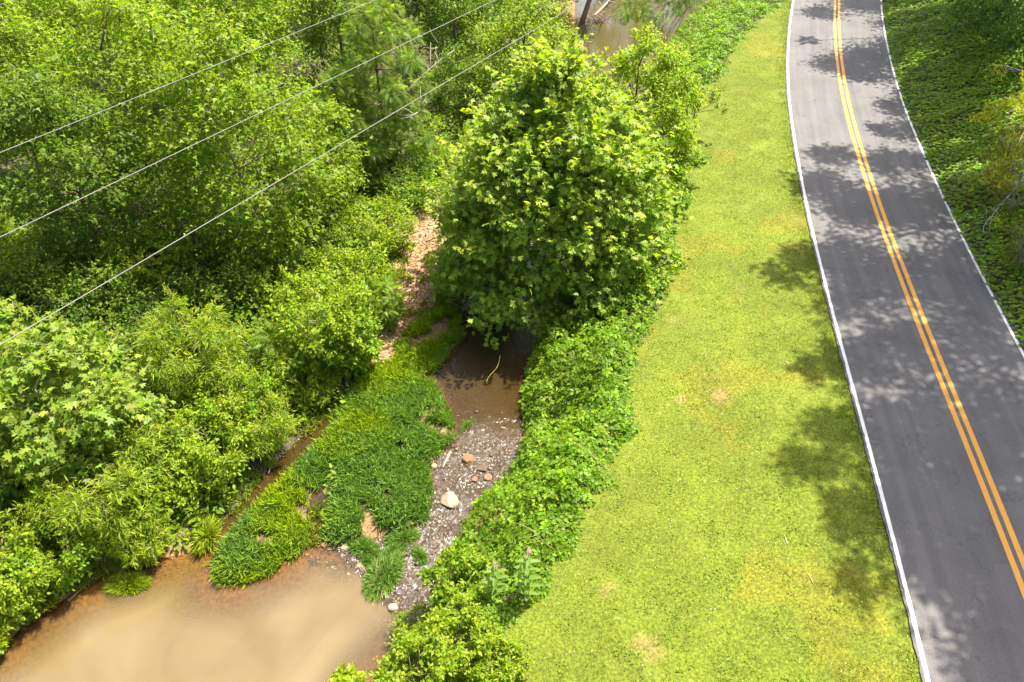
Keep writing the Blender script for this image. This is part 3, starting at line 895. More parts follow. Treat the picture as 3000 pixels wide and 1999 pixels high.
for q, (bx, by, hh_, rr_, lb) in enumerate(((3.0, 71, 16, 5.0, 'tall tree beyond the top edge, mirrored at the left of the upper pool'), (11.0, 75, 17, 5.5, 'tall tree beyond the top edge, mirrored in the middle of the upper pool'),
                                    (-7, 74, 16, 5.0, 'tall tree beyond the top edge behind the leaning grey trunk'), (20.0, 80, 17, 5.5, 'tall tree beyond the top edge, mirrored at the right of the upper pool'))):
    plant('poplar_tree', lb, 'tree', (bx, by, float(terr([bx], [by])[0])), hh_, rr_, 'ova', 'mapled', 9000, 0.42, 300 + q, c0=0.03, lobes=24, bark=BRN, group=WOOD, twig=False)

# dead grey limbs hang on the old tree
old = [o for o in COL.objects if o.name.startswith('old_tree')][0]
ob = np.array(old.location)
tb = Tubes(); r_ = np.random.default_rng(9)
for (p0, p1, bow) in (((905, 245), (1045, 115), 0.6), ((990, 160), (1010, 95), 0.3), ((915, 265), (990, 225), -0.5), ((930, 190), (900, 120), 0.4)):
    A = at(*p0, z=2.6); B = at(*p1, z=4.6)
    mid = 0.5 * (A + B) + np.array([0.2, -0.2, bow])
    Pm = bez(A, mid, B, 8)
    tb.add(Pm, 0.05, 0.012, (0.30, 0.25, 0.19), 5)
    for k in range(5):
        q = Pm[2 + k]; e = q + r_.normal(0, 0.5, 3) + np.array([0, 0, 0.35])
        tb.add(np.array([q, 0.5 * (q + e) + r_.normal(0, 0.05, 3), e]), 0.018, 0.006, (0.30, 0.25, 0.19), 4)
tb.build('dead_limb', M_BARK, old, origin=ob, label='pale bare broken limbs')

# fronds of the locust that hang over the upper pool
lb_ = march(1640, -30)
lob = []
for (px, py, z, r) in ((1470, 15, 3.2, 1.0), (1500, 45, 2.4, 0.9), (1475, 80, 1.2, 0.7), (1440, 30, 2.9, 0.7), (1550, 10, 3.4, 1.0), (1590, -25, 4.2, 1.2), (1485, 112, 0.0, 0.5), (1530, -40, 4.6, 1.2)):
    q = at(px, py, z) - lb_; lob.append((q[0], q[1], q[2], r))
plant('locust_tree', 'locust tree with feathered fronds hanging over the muddy upper pool', 'tree', lb_, 7.5, 3.5, 'pin', 'mimosa', 900, 0.42, 51, lobe_list=lob, bark=BRN, droop=0.35, group=WOOD, tips=0.5)

# a bough of the young maple reaching over the lawn
lb_ = march(1545, 330)
lob = []
for (px, py, z, r) in ((1560, 205, 2.6, 0.75), (1600, 215, 2.4, 0.55), (1635, 212, 2.2, 0.5), (1640, 235, 1.8, 0.42), (1662, 250, 1.6, 0.28), (1545, 260, 1.6, 0.8), (1535, 300, 1.0, 0.9), (1575, 180, 2.6, 0.5)):
    q = at(px, py, z) - lb_; lob.append((q[0], q[1], q[2], r))
plant('sweetgum_tree', 'slim sweetgum whose leafy bough hangs over the lawn', 'tree', lb_, 3.4, 1.2, 'maple', 'box', 1500, 0.15, 52, lobe_list=lob, bark=BRN, tips=0.4, flat=0.9)
lb_ = march(1548, 420)
lob = []
for (px, py, z, r) in ((1590, 372, 1.1, 0.5), (1560, 350, 1.2, 0.7), (1615, 362, 1.2, 0.3), (1540, 390, 0.8, 0.8), (1570, 460, 0.7, 0.45), (1545, 450, 0.6, 0.7)):
    q = at(px, py, z) - lb_; lob.append((q[0], q[1], q[2], r))
plant('sumac_shrub', 'leafy shrub leaning out over the lawn edge beside the sycamore', 'shrub', lb_, 1.8, 0.9, 'ova', 'kudzu', 1800, 0.17, 53, lobe_list=lob, bark=BRN, stems=3, part='foliage')

# ------------------------------------------------------------------ saplings and shrubs of the left bank
SH = 'shrubs along the left creek bank'
P_('sycamore_sapling', 'pale sycamore sapling with big lobed leaves at the lower left, curved branch showing', 'tree', (215, 1060), 770, 430, 'syc', 'sapl', 4800, 0.225, 61,
   c0=0.25, lobes=18, bark=(0.32, 0.27, 0.19), stems=2, tips=0.5, leaf_parts=300, droop=0.2)
P_('sycamore_sapling', 'pale sycamore sapling cut by the left picture edge below the lowest wire', 'tree', (50, 890), 680, 210, 'syc', 'sapl', 1400, 0.22, 62,
   c0=0.15, lobes=10, bark=(0.32, 0.27, 0.19), tips=0.5, leaf_parts=0, droop=0.2)
S = [
 ('willow_shrub', 'yellow-green willow shrub in front of the shaded wood edge', (470, 915), 690, 240, 'wil', 'willow', 5200, 0.26, 71, {}),
 ('willow_shrub', 'loose willow shrub between the pale sapling and the mimosa bush', (610, 930), 760, 220, 'wil', 'willow', 4600, 0.26, 72, {}),
 ('mimosa_shrub', 'mimosa bush with fine grey-green fronds among the willows', (690, 880), 715, 170, 'mim', 'mimosa', 420, 0.55, 73, {}),
 ('leafy_shrub', 'glossy bright leafy shrub below the bare soil slope', (760, 850), 610, 230, 'ova', 'bright', 6500, 0.17, 74, {}),
 ('leafy_shrub', 'round leafy shrub next to the tan gravel path', (815, 850), 690, 150, 'ova', 'kudzu', 4200, 0.17, 75, {}),
 ('mimosa_shrub', 'small mimosa bush touching the tan gravel path', (880, 740), 640, 110, 'mim', 'mimosa', 260, 0.45, 76, {}),
 ('willow_shrub', 'broad willow shrub above the pond shore', (275, 1200), 1000, 330, 'wil', 'willow', 7500, 0.25, 77, {}),
 ('willow_shrub', 'small golden willow shrub at the pond edge', (335, 1262), 1180, 150, 'wil', 'willow', 2200, 0.22, 78, dict(tips=0.9)),
 ('mimosa_shrub', 'dark blue-green mimosa bush at the left edge above the pond', (60, 1150), 1020, 190, 'mim', 'mimosa', 480, 0.6, 79, dict(tips=0.3)),
 ('sumac_shrub', 'yellowish sumac shrub left of the broad willow shrub', (165, 1225), 1090, 120, 'pins', 'bright', 900, 0.34, 80, {}),
 ('leafy_shrub', 'low bright shrub at the left end of the pond shore', (50, 1392), 1265, 210, 'ova', 'bright', 5200, 0.13, 81, {}),
 ('leafy_shrub', 'low leafy shrub over the dark pebble bank', (150, 1318), 1190, 210, 'ova', 'kudzu', 5200, 0.13, 82, {}),
 ('leafy_shrub', 'small shrub in the lower left corner at the water', (-10, 1500), 1435, 80, 'ova', 'bright', 1400, 0.12, 83, {}),
 ('leafy_shrub', 'shaded shrub behind the low bright shore shrub', (30, 1330), 1190, 200, 'ova', 'maple', 4000, 0.14, 84, {}),
 ('leafy_shrub', 'bright bushy shrub right of the pale sapling', (500, 1085), 940, 230, 'ova', 'bright', 6500, 0.14, 85, {}),
 ('leafy_shrub', 'wide shrub below the pale sapling, willow to its left', (395, 1145), 1030, 220, 'ova', 'bright', 5600, 0.14, 86, {}),
 ('goldenrod_shrub', 'yellow-tinged weedy shrub beside the muddy trickle', (600, 1025), 905, 200, 'wil', 'willow', 5200, 0.20, 87, {}),
 ('leafy_shrub', 'green shrub behind the yellow-tinged weedy shrub', (560, 985), 850, 210, 'ova', 'kudzu', 4600, 0.15, 88, {}),
 ('leafy_shrub', 'shrub shaded by the pale sapling crown', (345, 1110), 960, 240, 'ova', 'mapled', 4500, 0.15, 89, {}),
 ('leafy_shrub', 'herb thicket at the upper end of the grass bar', (705, 915), 840, 150, 'wil', 'bright', 3800, 0.20, 90, {}),
 ('leafy_shrub', 'soft bright herb thicket left of the sycamore above the gravel path', (870, 560), 460, 210, 'ova', 'bright', 5200, 0.14, 91, {}),
 ('leafy_shrub', 'bright herb thicket beside the creek bend behind the sycamore edge', (945, 470), 385, 170, 'ova', 'kudzu', 4200, 0.14, 92, {}),
 ('leafy_shrub', 'pale thicket at the foot of the wood above the glossy shrub', (800, 690), 570, 220, 'ova', 'bright', 5200, 0.15, 93, {}),
 ('leafy_shrub', 'thicket under the thin maple with bare twigs', (735, 590), 500, 190, 'ova', 'mapled', 4200, 0.15, 94, {}),
 ('leafy_shrub', 'small thicket at the dark wood edge near the creek bend', (985, 400), 320, 140, 'ova', 'kudzu', 3200, 0.15, 95, {}),
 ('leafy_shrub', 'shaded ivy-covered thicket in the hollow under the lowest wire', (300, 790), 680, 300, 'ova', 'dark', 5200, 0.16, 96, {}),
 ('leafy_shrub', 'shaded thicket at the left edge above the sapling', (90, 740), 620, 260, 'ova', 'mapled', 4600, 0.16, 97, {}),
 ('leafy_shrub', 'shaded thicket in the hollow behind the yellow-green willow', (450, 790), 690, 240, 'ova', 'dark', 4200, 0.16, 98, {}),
 ('leafy_shrub', 'leafy thicket under the middle of the wood, lowest wire passing over it', (520, 690), 560, 260, 'ova', 'mapled', 4600, 0.17, 141, {}),
 ('leafy_shrub', 'leafy thicket around the foot of the bare-trunked maple', (200, 690), 560, 260, 'ova', 'mapled', 4600, 0.17, 142, {}),
 ('leafy_shrub', 'brighter thicket left of the bare-trunked maple', (80, 650), 530, 220, 'ova', 'bright', 4200, 0.16, 143, {}),
 ('leafy_shrub', 'thicket between the bare-trunked maple and the slender stems', (360, 650), 530, 240, 'ova', 'maple', 4600, 0.17, 144, {}),
 ('leafy_shrub', 'thicket at the wood edge behind the pale herb thicket', (650, 690), 570, 220, 'ova', 'maple', 4200, 0.16, 145, {}),
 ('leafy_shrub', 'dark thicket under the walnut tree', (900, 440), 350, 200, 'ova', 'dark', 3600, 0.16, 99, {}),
]
for nm, lb, fp, ty, w, lf, pal, nlv, sz, sd, kw in S:
    kk = dict(c0=0.10, lobes=22, stems=5, bark=(0.15, 0.12, 0.07), shape='vase', part='foliage', tips=0.7, lobe_r=0.30, flat=0.9, shoots=3.5)
    kk.update(kw)
    P_(nm, lb, 'shrub', fp, ty + 0.14 * (fp[1] - ty), w, lf, pal, int(nlv * 1.1), sz * 0.9, sd, group=SH, **kk)

BS = 'shrubs on the bank at the bottom of the picture'
for nm, lb, fp, ty, w, lf, pal, nlv, sz, sd in (
 ('leafy_shrub', 'bright small-leaved shrub between the pond corner and the two milkweeds', (1050, 1510), 1415, 200, 'ova', 'bright', 5200, 0.11, 111),
 ('leafy_shrub', 'low shrub at the bottom edge right of the pond', (960, 1600), 1480, 190, 'ova', 'bright', 4200, 0.11, 112),
 ('leafy_shrub', 'green shrub behind the left milkweed at the riffle edge', (1060, 1400), 1290, 170, 'ova', 'kudzu', 4200, 0.13, 113),
 ('leafy_shrub', 'low weedy shrub at the lawn corner near the bottom edge', (1130, 1540), 1470, 170, 'ova', 'bright', 3600, 0.10, 114),
 ('leafy_shrub', 'small pale shrub at the pond corner below the riffle', (960, 1465), 1405, 120, 'wil', 'box', 2200, 0.13, 115),
 ('pawpaw_sprout', 'yellow-green large-leaved sprout at the bottom edge of the pond', (818, 1660), 1535, 70, 'ova', 'bright', 220, 0.26, 116)):
    P_(nm, lb, 'shrub', fp, ty, w, lf, pal, nlv, sz, sd, group=BS, c0=0.10, lobes=20, stems=5, bark=(0.15, 0.12, 0.07), part='foliage', tips=0.6, flat=0.85, shape='vase', lobe_r=0.28, shoots=4.0)

# ------------------------------------------------------------------ tall trees right of the road: their crowns shade road and lawn edge
cot = 1 / math.tan(SUN_EL)
OFF = np.array([math.sin(SUN_AZ), math.cos(SUN_AZ)]) * cot
RT = [
 ('tall oak at the right of the road whose shadow dapples the nearest stretch', 19.0, [(2275, 1520, 1.2), (2380, 1480, 2.2), (2150, 1280, 1.3), (2270, 1290, 2.0), (2420, 1300, 2.4), (2000, 1330, 0.8), (2430, 1650, 1.6), (1955, 1180, 0.9), (2060, 1160, 1.4), (2170, 1130, 2.0), (2330, 1120, 2.4)]),
 ('tall oak at the right of the road shading its middle stretch', 19.5, [(1880, 1040, 1.2), (1950, 985, 1.2), (2070, 980, 1.9), (2230, 980, 2.2), (2380, 940, 2.4), (1890, 850, 0.9), (2010, 830, 1.7), (2150, 800, 2.1), (2310, 760, 2.6), (1965, 700, 1.5)]),
 ('tall oak at the right of the road shading the bend below the sunny patch', 17.5, [(1805, 625, 0.9), (1850, 590, 1.0), (1960, 600, 1.9), (2090, 640, 2.2), (2230, 620, 2.6), (1900, 430, 1.6), (1990, 480, 2.0), (2110, 480, 2.3), (2200, 460, 1.6), (1920, 360, 1.2), (2060, 380, 1.6), (2330, 560, 2.4)]),
 ('tall oak on the wooded slope shading the far right lane', 14.0, [(2080, 250, 1.4), (2150, 300, 2.2), (2200, 330, 1.4), (2040, 300, 1.0), (2200, 210, 2.2), (2190, 280, 1.8), (2140, 215, 2.0), (2160, 245, 1.8), (2175, 375, 1.5)]),
 ('tall oak on the wooded slope shading the road at the top edge', 13.5, [(1930, 150, 1.7), (2010, 130, 2.4), (1990, 170, 1.6), (2100, 110, 2.6), (1900, 30, 1.6), (1990, 10, 2.6), (2100, 20, 3.0), (2240, 60, 3.5), (2150, 90, 2.6), (2190, 150, 2.4), (2140, 190, 1.8), (1860, 95, 0.7), (2060, 60, 1.5)]),
]
for k, (lb, zc, tg) in enumerate(RT):
    r_ = np.random.default_rng(200 + k)
    L = []
    for (px, py, r) in tg:
        q = at(px, py, 0.0); z = zc + r_.uniform(-0.4, 2.2)
        L.append((q[0] + OFF[0] * z, q[1] + OFF[1] * z, z, r))
    L = np.array(L)
    bx, by = L[:, 0].mean() + 5.0, L[:, 1].mean() + 1.0
    bz = float(terr([bx], [by])[0])
    lob = [(x - bx, y - by, z - bz, r) for x, y, z, r in L]
    plant('oak_tree', lb, 'tree', (bx, by, bz), zc - bz + 2.5, 6.0, 'ova', 'mapled', int((400 if k < 2 else 520) * (L[:, 3] ** 2).sum()), 0.30, 210 + k, lobe_list=lob, trunk_r=0.28, bark=BRN, group='tall oaks right of the road', twig=True, flat=0.6)

# dark boughs in the upper right corner
lb_ = march(2440, 90)
lob = []
for (px, py, z, r) in ((2225, 25, 4.5, 1.3), (2290, 45, 5.0, 1.5), (2340, 20, 6.0, 1.8), (2340, 85, 5.0, 1.3), (2260, -20, 6, 1.6), (2290, 90, 4.2, 0.9), (2400, 60, 6, 1.8)):
    q = march(px, py, 0.35 * z) - lb_; lob.append((q[0], q[1], q[2], r))
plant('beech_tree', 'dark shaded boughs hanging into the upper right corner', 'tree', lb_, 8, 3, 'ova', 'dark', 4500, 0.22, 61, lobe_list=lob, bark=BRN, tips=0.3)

# ------------------------------------------------------------------ yellowing branch and olive shrubs on the right slope
cb = march(2470, 430)
root = empty('cherry_tree', cb, label='sparse tree with bare pale twigs and yellow-orange leaves at the right edge', category='tree')
r_ = np.random.default_rng(31)
tb = Tubes(); lv = Leaves()
trunk_top = march(2440, 250, 2.2)
tb.add(bez(cb + np.array([0, 0, -0.15]), 0.5 * (cb + trunk_top) + np.array([0.3, 0, 0]), trunk_top, 8), 0.12, 0.05, (0.28, 0.25, 0.21), 7)
BR = [[(2440, 260, 5.6), (2390, 270, 5.2), (2350, 308, 4.6), (2310, 345, 4.1), (2285, 372, 3.7), (2255, 400, 3.2)],
      [(2430, 235, 6.0), (2380, 180, 5.8), (2340, 160, 5.4), (2300, 148, 5.0), (2275, 150, 4.8)],
      [(2400, 265, 5.4), (2350, 225, 5.0), (2310, 235, 4.6), (2280, 262, 4.2), (2250, 270, 3.9)],
      [(2350, 308, 4.6), (2330, 350, 4.0), (2325, 380, 3.7), (2310, 425, 3.2)],
      [(2400, 330, 4.8), (2345, 420, 3.6), (2300, 470, 2.9), (2260, 520, 2.3)]]
for bi, br in enumerate(BR):
    Q = np.array([march(p[0], p[1], 0.9 + 0.35 * (p[2] - 2.3)) for p in br]); Q = smooth_line(Q, 16, 2)
    tb.add(Q, 0.035, 0.008, (0.42, 0.37, 0.31), 5)
    for k in range(3, 16):
        for _ in range(2):
            e = Q[k] + r_.normal(0, 0.28, 3) + np.array([-0.15, -0.1, -0.12])
            tb.add(np.array([Q[k], 0.5 * (Q[k] + e) + r_.normal(0, 0.04, 3), e]), 0.010, 0.004, (0.42, 0.37, 0.31), 3)
            if bi in (1, 4) and r_.random() < (0.75 if bi == 1 else 0.9): continue
            m = 44
            P = Q[k] + (e - Q[k]) * r_.uniform(0.2, 1.2, (m, 1)) + r_.normal(0, 0.13, (m, 3))
            lv.add(T_OVA, P, rdir(r_, m) + np.array([-0.3, -0.2, -0.5]), rdir(r_, m) * 0.6 + np.array([0, 0, 0.8]), 0.13 * r_.uniform(0.7, 1.2, m),
                   leaf_cols(r_, 'yellow', (r_.random(m) < 0.12) * 1.0))
tb.build('trunk', M_BARK, root, origin=cb)
lv.build('crown', M_LEAF, root, origin=cb)
for fp, ty, w, sd, lb in (((2320, 490), 330, 200, 121, 'olive-brown feathery shrub under the yellow-leaved branch'), ((2345, 620), 480, 170, 122, 'olive feathery shrub at the right edge where the slope meets the road'),
                          ((2290, 420), 270, 150, 123, 'thin olive shrub behind the yellow-leaved branch')):
    P_('privet_shrub', lb, 'shrub', fp, ty, w, 'wil', 'olive', 1700, 0.2, sd, group='olive shrubs on the right slope', c0=0.12, lobes=12, stems=5, part='foliage', bark=(0.25, 0.22, 0.18), tips=0.7)

# ------------------------------------------------------------------ vines on the banks (uncountable)
def view_mask(x, y, z, pad=0.06):
    dep = y * CP + (CAM_H - z) * SP
    u = x / dep; v = (-y * SP + (CAM_H - z) * CP) / dep
    return (np.abs(u) < 0.643 + pad) & (v > -0.4285 - pad) & (v < 0.4285 + pad) & (dep > 1)


r_ = np.random.default_rng(401)
def vine_bank(name, label, y0, y1, n, tall, seed, pal='kudzu', size=0.235):
    r_ = np.random.default_rng(seed)
    y = r_.uniform(y0, y1, n); a = xr(y) - 0.05; bb = xl(y) + 0.30 + 1.3 * (fbm(y * 0, y, 1.1, 64) - 0.5) + 0.5 * (vnoise(y * 0, y, 0.25, 65) - 0.5)
    x = a + (bb - a) * r_.random(n)
    inl = bb - x; inr = x - a
    hk = (0.10 + 1.7 * fbm(x, y, 1.5, 60) ** 1.25) * tall(y) * smooth(inl / 0.9) * smooth((inr + 0.15) / 0.7)
    zg = np.maximum(terr(x, y), WATER_Z)
    k = r_.random(n) ** 0.38
    z = zg + 0.05 + hk * k
    P = np.stack([x, y, z], 1)
    e = 0.15
    gxn = (fbm(x + e, y, 1.5, 60) - fbm(x - e, y, 1.5, 60)) * 1.5 * tall(y) / (2 * e)
    gyn = (fbm(x, y + e, 1.5, 60) - fbm(x, y - e, 1.5, 60)) * 1.5 * tall(y) / (2 * e)
    N = np.stack([-gxn - 0.35, -gyn - 0.15, np.ones(n)], 1) + rdir(r_, n) * 0.6
    X = rdir(r_, n) * np.array([1, 1, 0.3]) + np.array([-0.35, -0.25, -0.25])
    tip = np.clip((k - 0.6) * 2, 0, 1) * (0.2 + 0.9 * fbm(x, y, 0.8, 61)) * r_.random(n)
    C = leaf_cols(r_, pal, tip, 0.25) * (0.72 + 0.5 * fbm(x, y, 2.4, 66))[:, None]
    m = view_mask(x, y, z, 0.1)
    lv = Leaves(); lv.add(T_KU2, P[m], X[m], N[m], size * r_.uniform(0.4, 1.25, m.sum()) * (0.7 + 0.6 * fbm(x, y, 1.9, 67)[m]), C[m])
    return lv.build(name, M_LEAF, kind='stuff', label=label)


tall1 = lambda y: np.interp(y, [8, 13, 16, 22, 25, 30, 36, 42, 48, 70], [0.6, 0.85, 1.05, 1.05, 1.3, 1.9, 1.5, 0.9, 0.9, 0.9])
vine_bank('vines', 'dense bright kudzu vines covering the bank between creek and lawn', 10.5, 36, 19000, tall1, 411)
vine_bank('vines', 'green vines covering the far bank between upper pool and lawn', 36, 72, 15000, tall1, 412, size=0.27)

n = 160000
t_i = r_.uniform(38, s_len[-1] - 30, n); off = 3.12 + 12.5 * r_.random(n) ** 0.9
cxx = np.stack([np.interp(t_i, s_len, ROAD[:, k]) for k in range(2)], 1)
nnx = np.stack([np.interp(t_i, s_len, RN[:, k]) for k in range(2)], 1); nnx /= np.linalg.norm(nnx, axis=1, keepdims=True)
xy = cxx + nnx * off[:, None]
zg = terr(xy[:, 0], xy[:, 1])
hump = 0.45 * fbm(xy[:, 0], xy[:, 1], 1.1, 70) * smooth((off - 3.0) / 0.8)
z = zg + 0.06 + hump * r_.random(n) ** 0.35
m = view_mask(xy[:, 0], xy[:, 1], z, 0.12)
P = np.stack([xy[:, 0], xy[:, 1], z], 1)[m]; nr = nnx[m]; k = m.sum()
X = np.concatenate([-nr, np.full((k, 1), -0.3)], 1) + rdir(r_, k) * 0.55
N = np.concatenate([-nr * 0.4, np.ones((k, 1))], 1) + rdir(r_, k) * 0.38
tip = r_.random(k) ** 2 * 0.7 * (0.3 + fbm(P[:, 0], P[:, 1], 1.5, 71))
lv = Leaves(); lv.add(_kd, P, X, N, 0.185 * r_.uniform(0.7, 1.25, k), leaf_cols(r_, 'kudzu', tip, 0.18) * 1.2)
lv.build('vines', M_LEAF, kind='stuff', label='dark green vines shingling the shaded slope right of the road')

# ------------------------------------------------------------------ undergrowth of the wood
BAR = ats([(488, 1325), (495, 1262), (560, 1182), (640, 1104), (700, 1045), (755, 988), (800, 912), (850, 860), (900, 800), (960, 750), (1010, 715), (1050, 700), (1066, 770), (1012, 835),
           (992, 858), (1012, 905), (1040, 955), (1048, 1000), (1005, 1040), (984, 1070), (994, 1120), (985, 1185), (940, 1210), (870, 1232), (800, 1250), (752, 1240),
           (748, 1180), (770, 1105), (735, 1100), (716, 1180), (700, 1255), (640, 1305), (570, 1334), (495, 1338)], -1.85)
n = 310000
x = r_.uniform(-42, 6, n); y = r_.uniform(11, 66, n)
keepd = r_.random(n) < np.interp(y, [11, 25, 45, 66], [1.0, 1.0, 0.55, 0.4])
x, y = x[keepd], y[keepd]
d0, _ = seg_dist(WATER, x, y)
ok = (x < xr(y) - 0.2) & ~inside(WATER, x, y) & ~inside(PATH, x, y) & ~inside(BAR, x, y) & ~inside(TRICK, x, y) & ~inside(CHAN, x, y) & (d0 > 0.35)
dT, _ = seg_dist(TRICK, x, y); dP, _ = seg_dist(PATH, x, y)
ok &= (dT > 0.15 + 0.5 * fbm(x, y, 0.8, 82)) & (dP > 0.5 * fbm(x, y, 0.7, 83))
x, y, d0, dT = x[ok], y[ok], d0[ok], dT[ok]
hh = (0.15 + 1.0 * fbm(x, y, 1.6, 80) ** 1.3 + 0.5 * (x > -15)) * smooth(np.minimum(d0, dT + 0.3) / 2.0)
z = terr(x, y) + 0.04 + hh * r_.random(len(x)) ** 0.4
m = view_mask(x, y, z, 0.05) & (fbm(x, y, 1.3, 84) > 0.30)
x, y, z = x[m], y[m], z[m]; k = len(x)
brt = np.clip(np.interp(x, [-30, -14, -4], [0.1, 0.4, 0.8]) + (fbm(x, y, 2.5, 81) - 0.5), 0, 1)  # leaves brighter towards the sunlit bank, sunlight put into their colour
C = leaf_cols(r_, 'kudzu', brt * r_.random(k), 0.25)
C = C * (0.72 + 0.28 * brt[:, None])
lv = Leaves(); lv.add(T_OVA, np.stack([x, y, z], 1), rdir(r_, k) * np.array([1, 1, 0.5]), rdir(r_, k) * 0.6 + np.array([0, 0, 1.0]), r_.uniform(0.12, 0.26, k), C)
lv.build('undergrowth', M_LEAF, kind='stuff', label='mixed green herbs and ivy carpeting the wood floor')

# ------------------------------------------------------------------ marsh grass on the gravel bar, tufts
def blades(poly_or_xy, n, h0, h1, seed, colf, lean=0.55, width=1.0, zoff=0.0):
    r = np.random.default_rng(seed)
    if isinstance(poly_or_xy, np.ndarray) and poly_or_xy.ndim == 2 and len(poly_or_xy) < 200:
        lo, hi = poly_or_xy.min(0), poly_or_xy.max(0)
        xy = r.uniform(lo, hi, (n, 2)); xy = xy[inside(poly_or_xy, xy[:, 0], xy[:, 1])]
    else:
        xy = poly_or_xy
    k = len(xy)
    z = np.maximum(terr(xy[:, 0], xy[:, 1]), WATER_Z - 0.1) + zoff
    return r, xy, z, k


r5, xy, z, k = blades(BAR, 190000, 0, 0, 501, None)
dB, _ = seg_dist(BAR, xy[:, 0], xy[:, 1])
dens = fbm(xy[:, 0], xy[:, 1], 0.9, 90)
upb = smooth((xy[:, 1] - 19.5) / 4)              # thinner towards the path
kp = (dens > 0.24 + 0.14 * upb + 0.14 * vnoise(xy[:, 0], xy[:, 1], 0.35, 95)) & (r5.random(k) < 0.45 + 0.55 * smooth(dB / 0.5))
xy, z, dB, upb = xy[kp], z[kp], dB[kp], upb[kp]; k = len(xy)
hg = (0.10 + 0.35 * fbm(xy[:, 0], xy[:, 1], 0.5, 91)) * (0.6 + 0.4 * smooth(dB / 0.4))
L = r5.uniform(0.16, 0.34, k)
z0 = z + np.maximum(0.0, hg * r5.random(k) ** 1.2 - 0.05)
yel = np.clip((fbm(xy[:, 0] * 1.0, xy[:, 1], 1.5, 92) - 0.33) * 4, 0, 1) * smooth((-(xy[:, 0] + 4.3) + 0.35 * (xy[:, 1] - 16)) / 1.5)
yel = np.clip(yel + 0.25 * upb * fbm(xy[:, 0], xy[:, 1], 0.7, 93), 0, 1)[:, None]
Cg = (np.array([0.120, 0.212, 0.034]) * (1 - yel) + np.array([0.200, 0.270, 0.006]) * yel) * np.exp(r5.normal(0, 0.2, (k, 1)))
dirs = rdir(r5, k) * 0.65 + np.array([-0.1, -0.15, 0.75])
lv = Leaves(); lv.add(T_REED, np.stack([xy[:, 0], xy[:, 1], z0], 1), dirs, rdir(r5, k) * 0.7 + np.array([0, 0, 0.6]), L, Cg)
lv.build('marsh_grass', M_BLADE, kind='stuff', label='thick green marsh grass covering the gravel bar in the creek')

# thin grass on the muddy shore
r7 = np.random.default_rng(540)
n = 160000
x = r7.uniform(-16, 1, n); y = r7.uniform(11, 30, n)
dW, _ = seg_dist(WATER, x, y); dT, _ = seg_dist(TRICK, x, y); dP, _ = seg_dist(PATH, x, y)
nb = fbm(x, y, 0.6, 97)
m = (x < xr(y) - 1.0) & ~inside(WATER, x, y) & ~inside(BAR, x, y) & ~inside(TRICK, x, y) & ((dW < 1.6) | (dT < 1.0) | (dP < 0.7)) & (nb > np.where(inside(PATH, x, y), 0.60, 0.44)) & (dW > 0.06)
x, y = x[m], y[m]; k = len(x); c0 = fbm(x, y, 0.9, 98)[:, None]
lv = Leaves(); lv.add(T_REED, np.stack([x, y, terr(x, y)], 1), rdir(r7, k) * 0.6 + np.array([0, -0.1, 0.8]), rdir(r7, k) * 0.6 + np.array([0, 0, 0.6]), r7.uniform(0.14, 0.36, k),
                      (np.array([0.11, 0.185, 0.02]) * (1 - c0) + np.array([0.21, 0.215, 0.015]) * c0) * np.exp(r7.normal(0, 0.22, (k, 1))))
lv.build('shore_grass', M_BLADE, kind='stuff', label='thin yellow-green grass fringing the muddy shore and path')

TU = [((298, 1350), 26, 0.42, 'bright grass tuft standing in the shallow pond edge', 'bright'), ((885, 1330), 40, 0.45, 'largest grass tuft standing in the riffle by the stone lip', 'marsh'),
      ((835, 1262), 26, 0.35, 'grass tuft at the lip between pond and riffle', 'marsh'), ((905, 1275), 18, 0.32, 'thin grass tuft in the riffle above the largest tuft', 'marsh'),
      ((965, 1288), 13, 0.30, 'narrow grass tuft nearest the bank vines in the riffle', 'marsh'), ((925, 1240), 20, 0.35, 'grass tuft beside the reddish stone under the grass bar', 'marsh'),
      ((478, 1240), 12, 0.7, 'tall upright grass clump on the muddy shore', 'bright'), ((85, 1380), 22, 0.5, 'broad-bladed grass clump at the left pond shore', 'bright'),
      ((1075, 985), 18, 0.2, 'sparse grass tuft in the shaded water beside the bar', 'marsh'), ((850, 1300), 16, 0.3, 'small grass tuft between the lip stones', 'marsh')]
for q, ((px, py), wpx, hh_, lb, kd) in enumerate(TU):
    g = march(px, py); g[2] = max(g[2], WATER_Z - 0.08)
    R = wpx * KPX * 23; m = int(400 + 4200 * R)
    rr = np.random.default_rng(520 + q)
    a = rr.random(m) * 6.283; rad = R * rr.random(m) ** 0.6
    P = np.stack([np.cos(a) * rad, np.sin(a) * rad, np.zeros(m)], 1)
    up = rr.random(m) ** 0.8
    P[:, 2] = up * hh_ * 0.6 * (1 - 0.5 * rad / R)
    D = P * np.array([1.2, 1.2, 0]) / max(R, 1e-3) + rdir(rr, m) * 0.5 + np.array([0, 0, 0.9])
    cc = np.array([0.11, 0.19, 0.03]) if kd == 'marsh' else np.array([0.17, 0.22, 0.01])
    lv = Leaves(); lv.add(T_REED, P, D, rdir(rr, m) * 0.6 + np.array([0, 0, 0.7]), hh_ * rr.uniform(0.4, 0.75, m), cc * np.exp(rr.normal(0, 0.22, (m, 1))))
    o = lv.build('grass_tuft', M_BLADE, label=lb, category='grass', group='grass tufts in and along the water'); o.location = g.tolist(); o.rotation_euler[2] = q * 1.3; o.scale = (1.35, 0.75, 0.75)

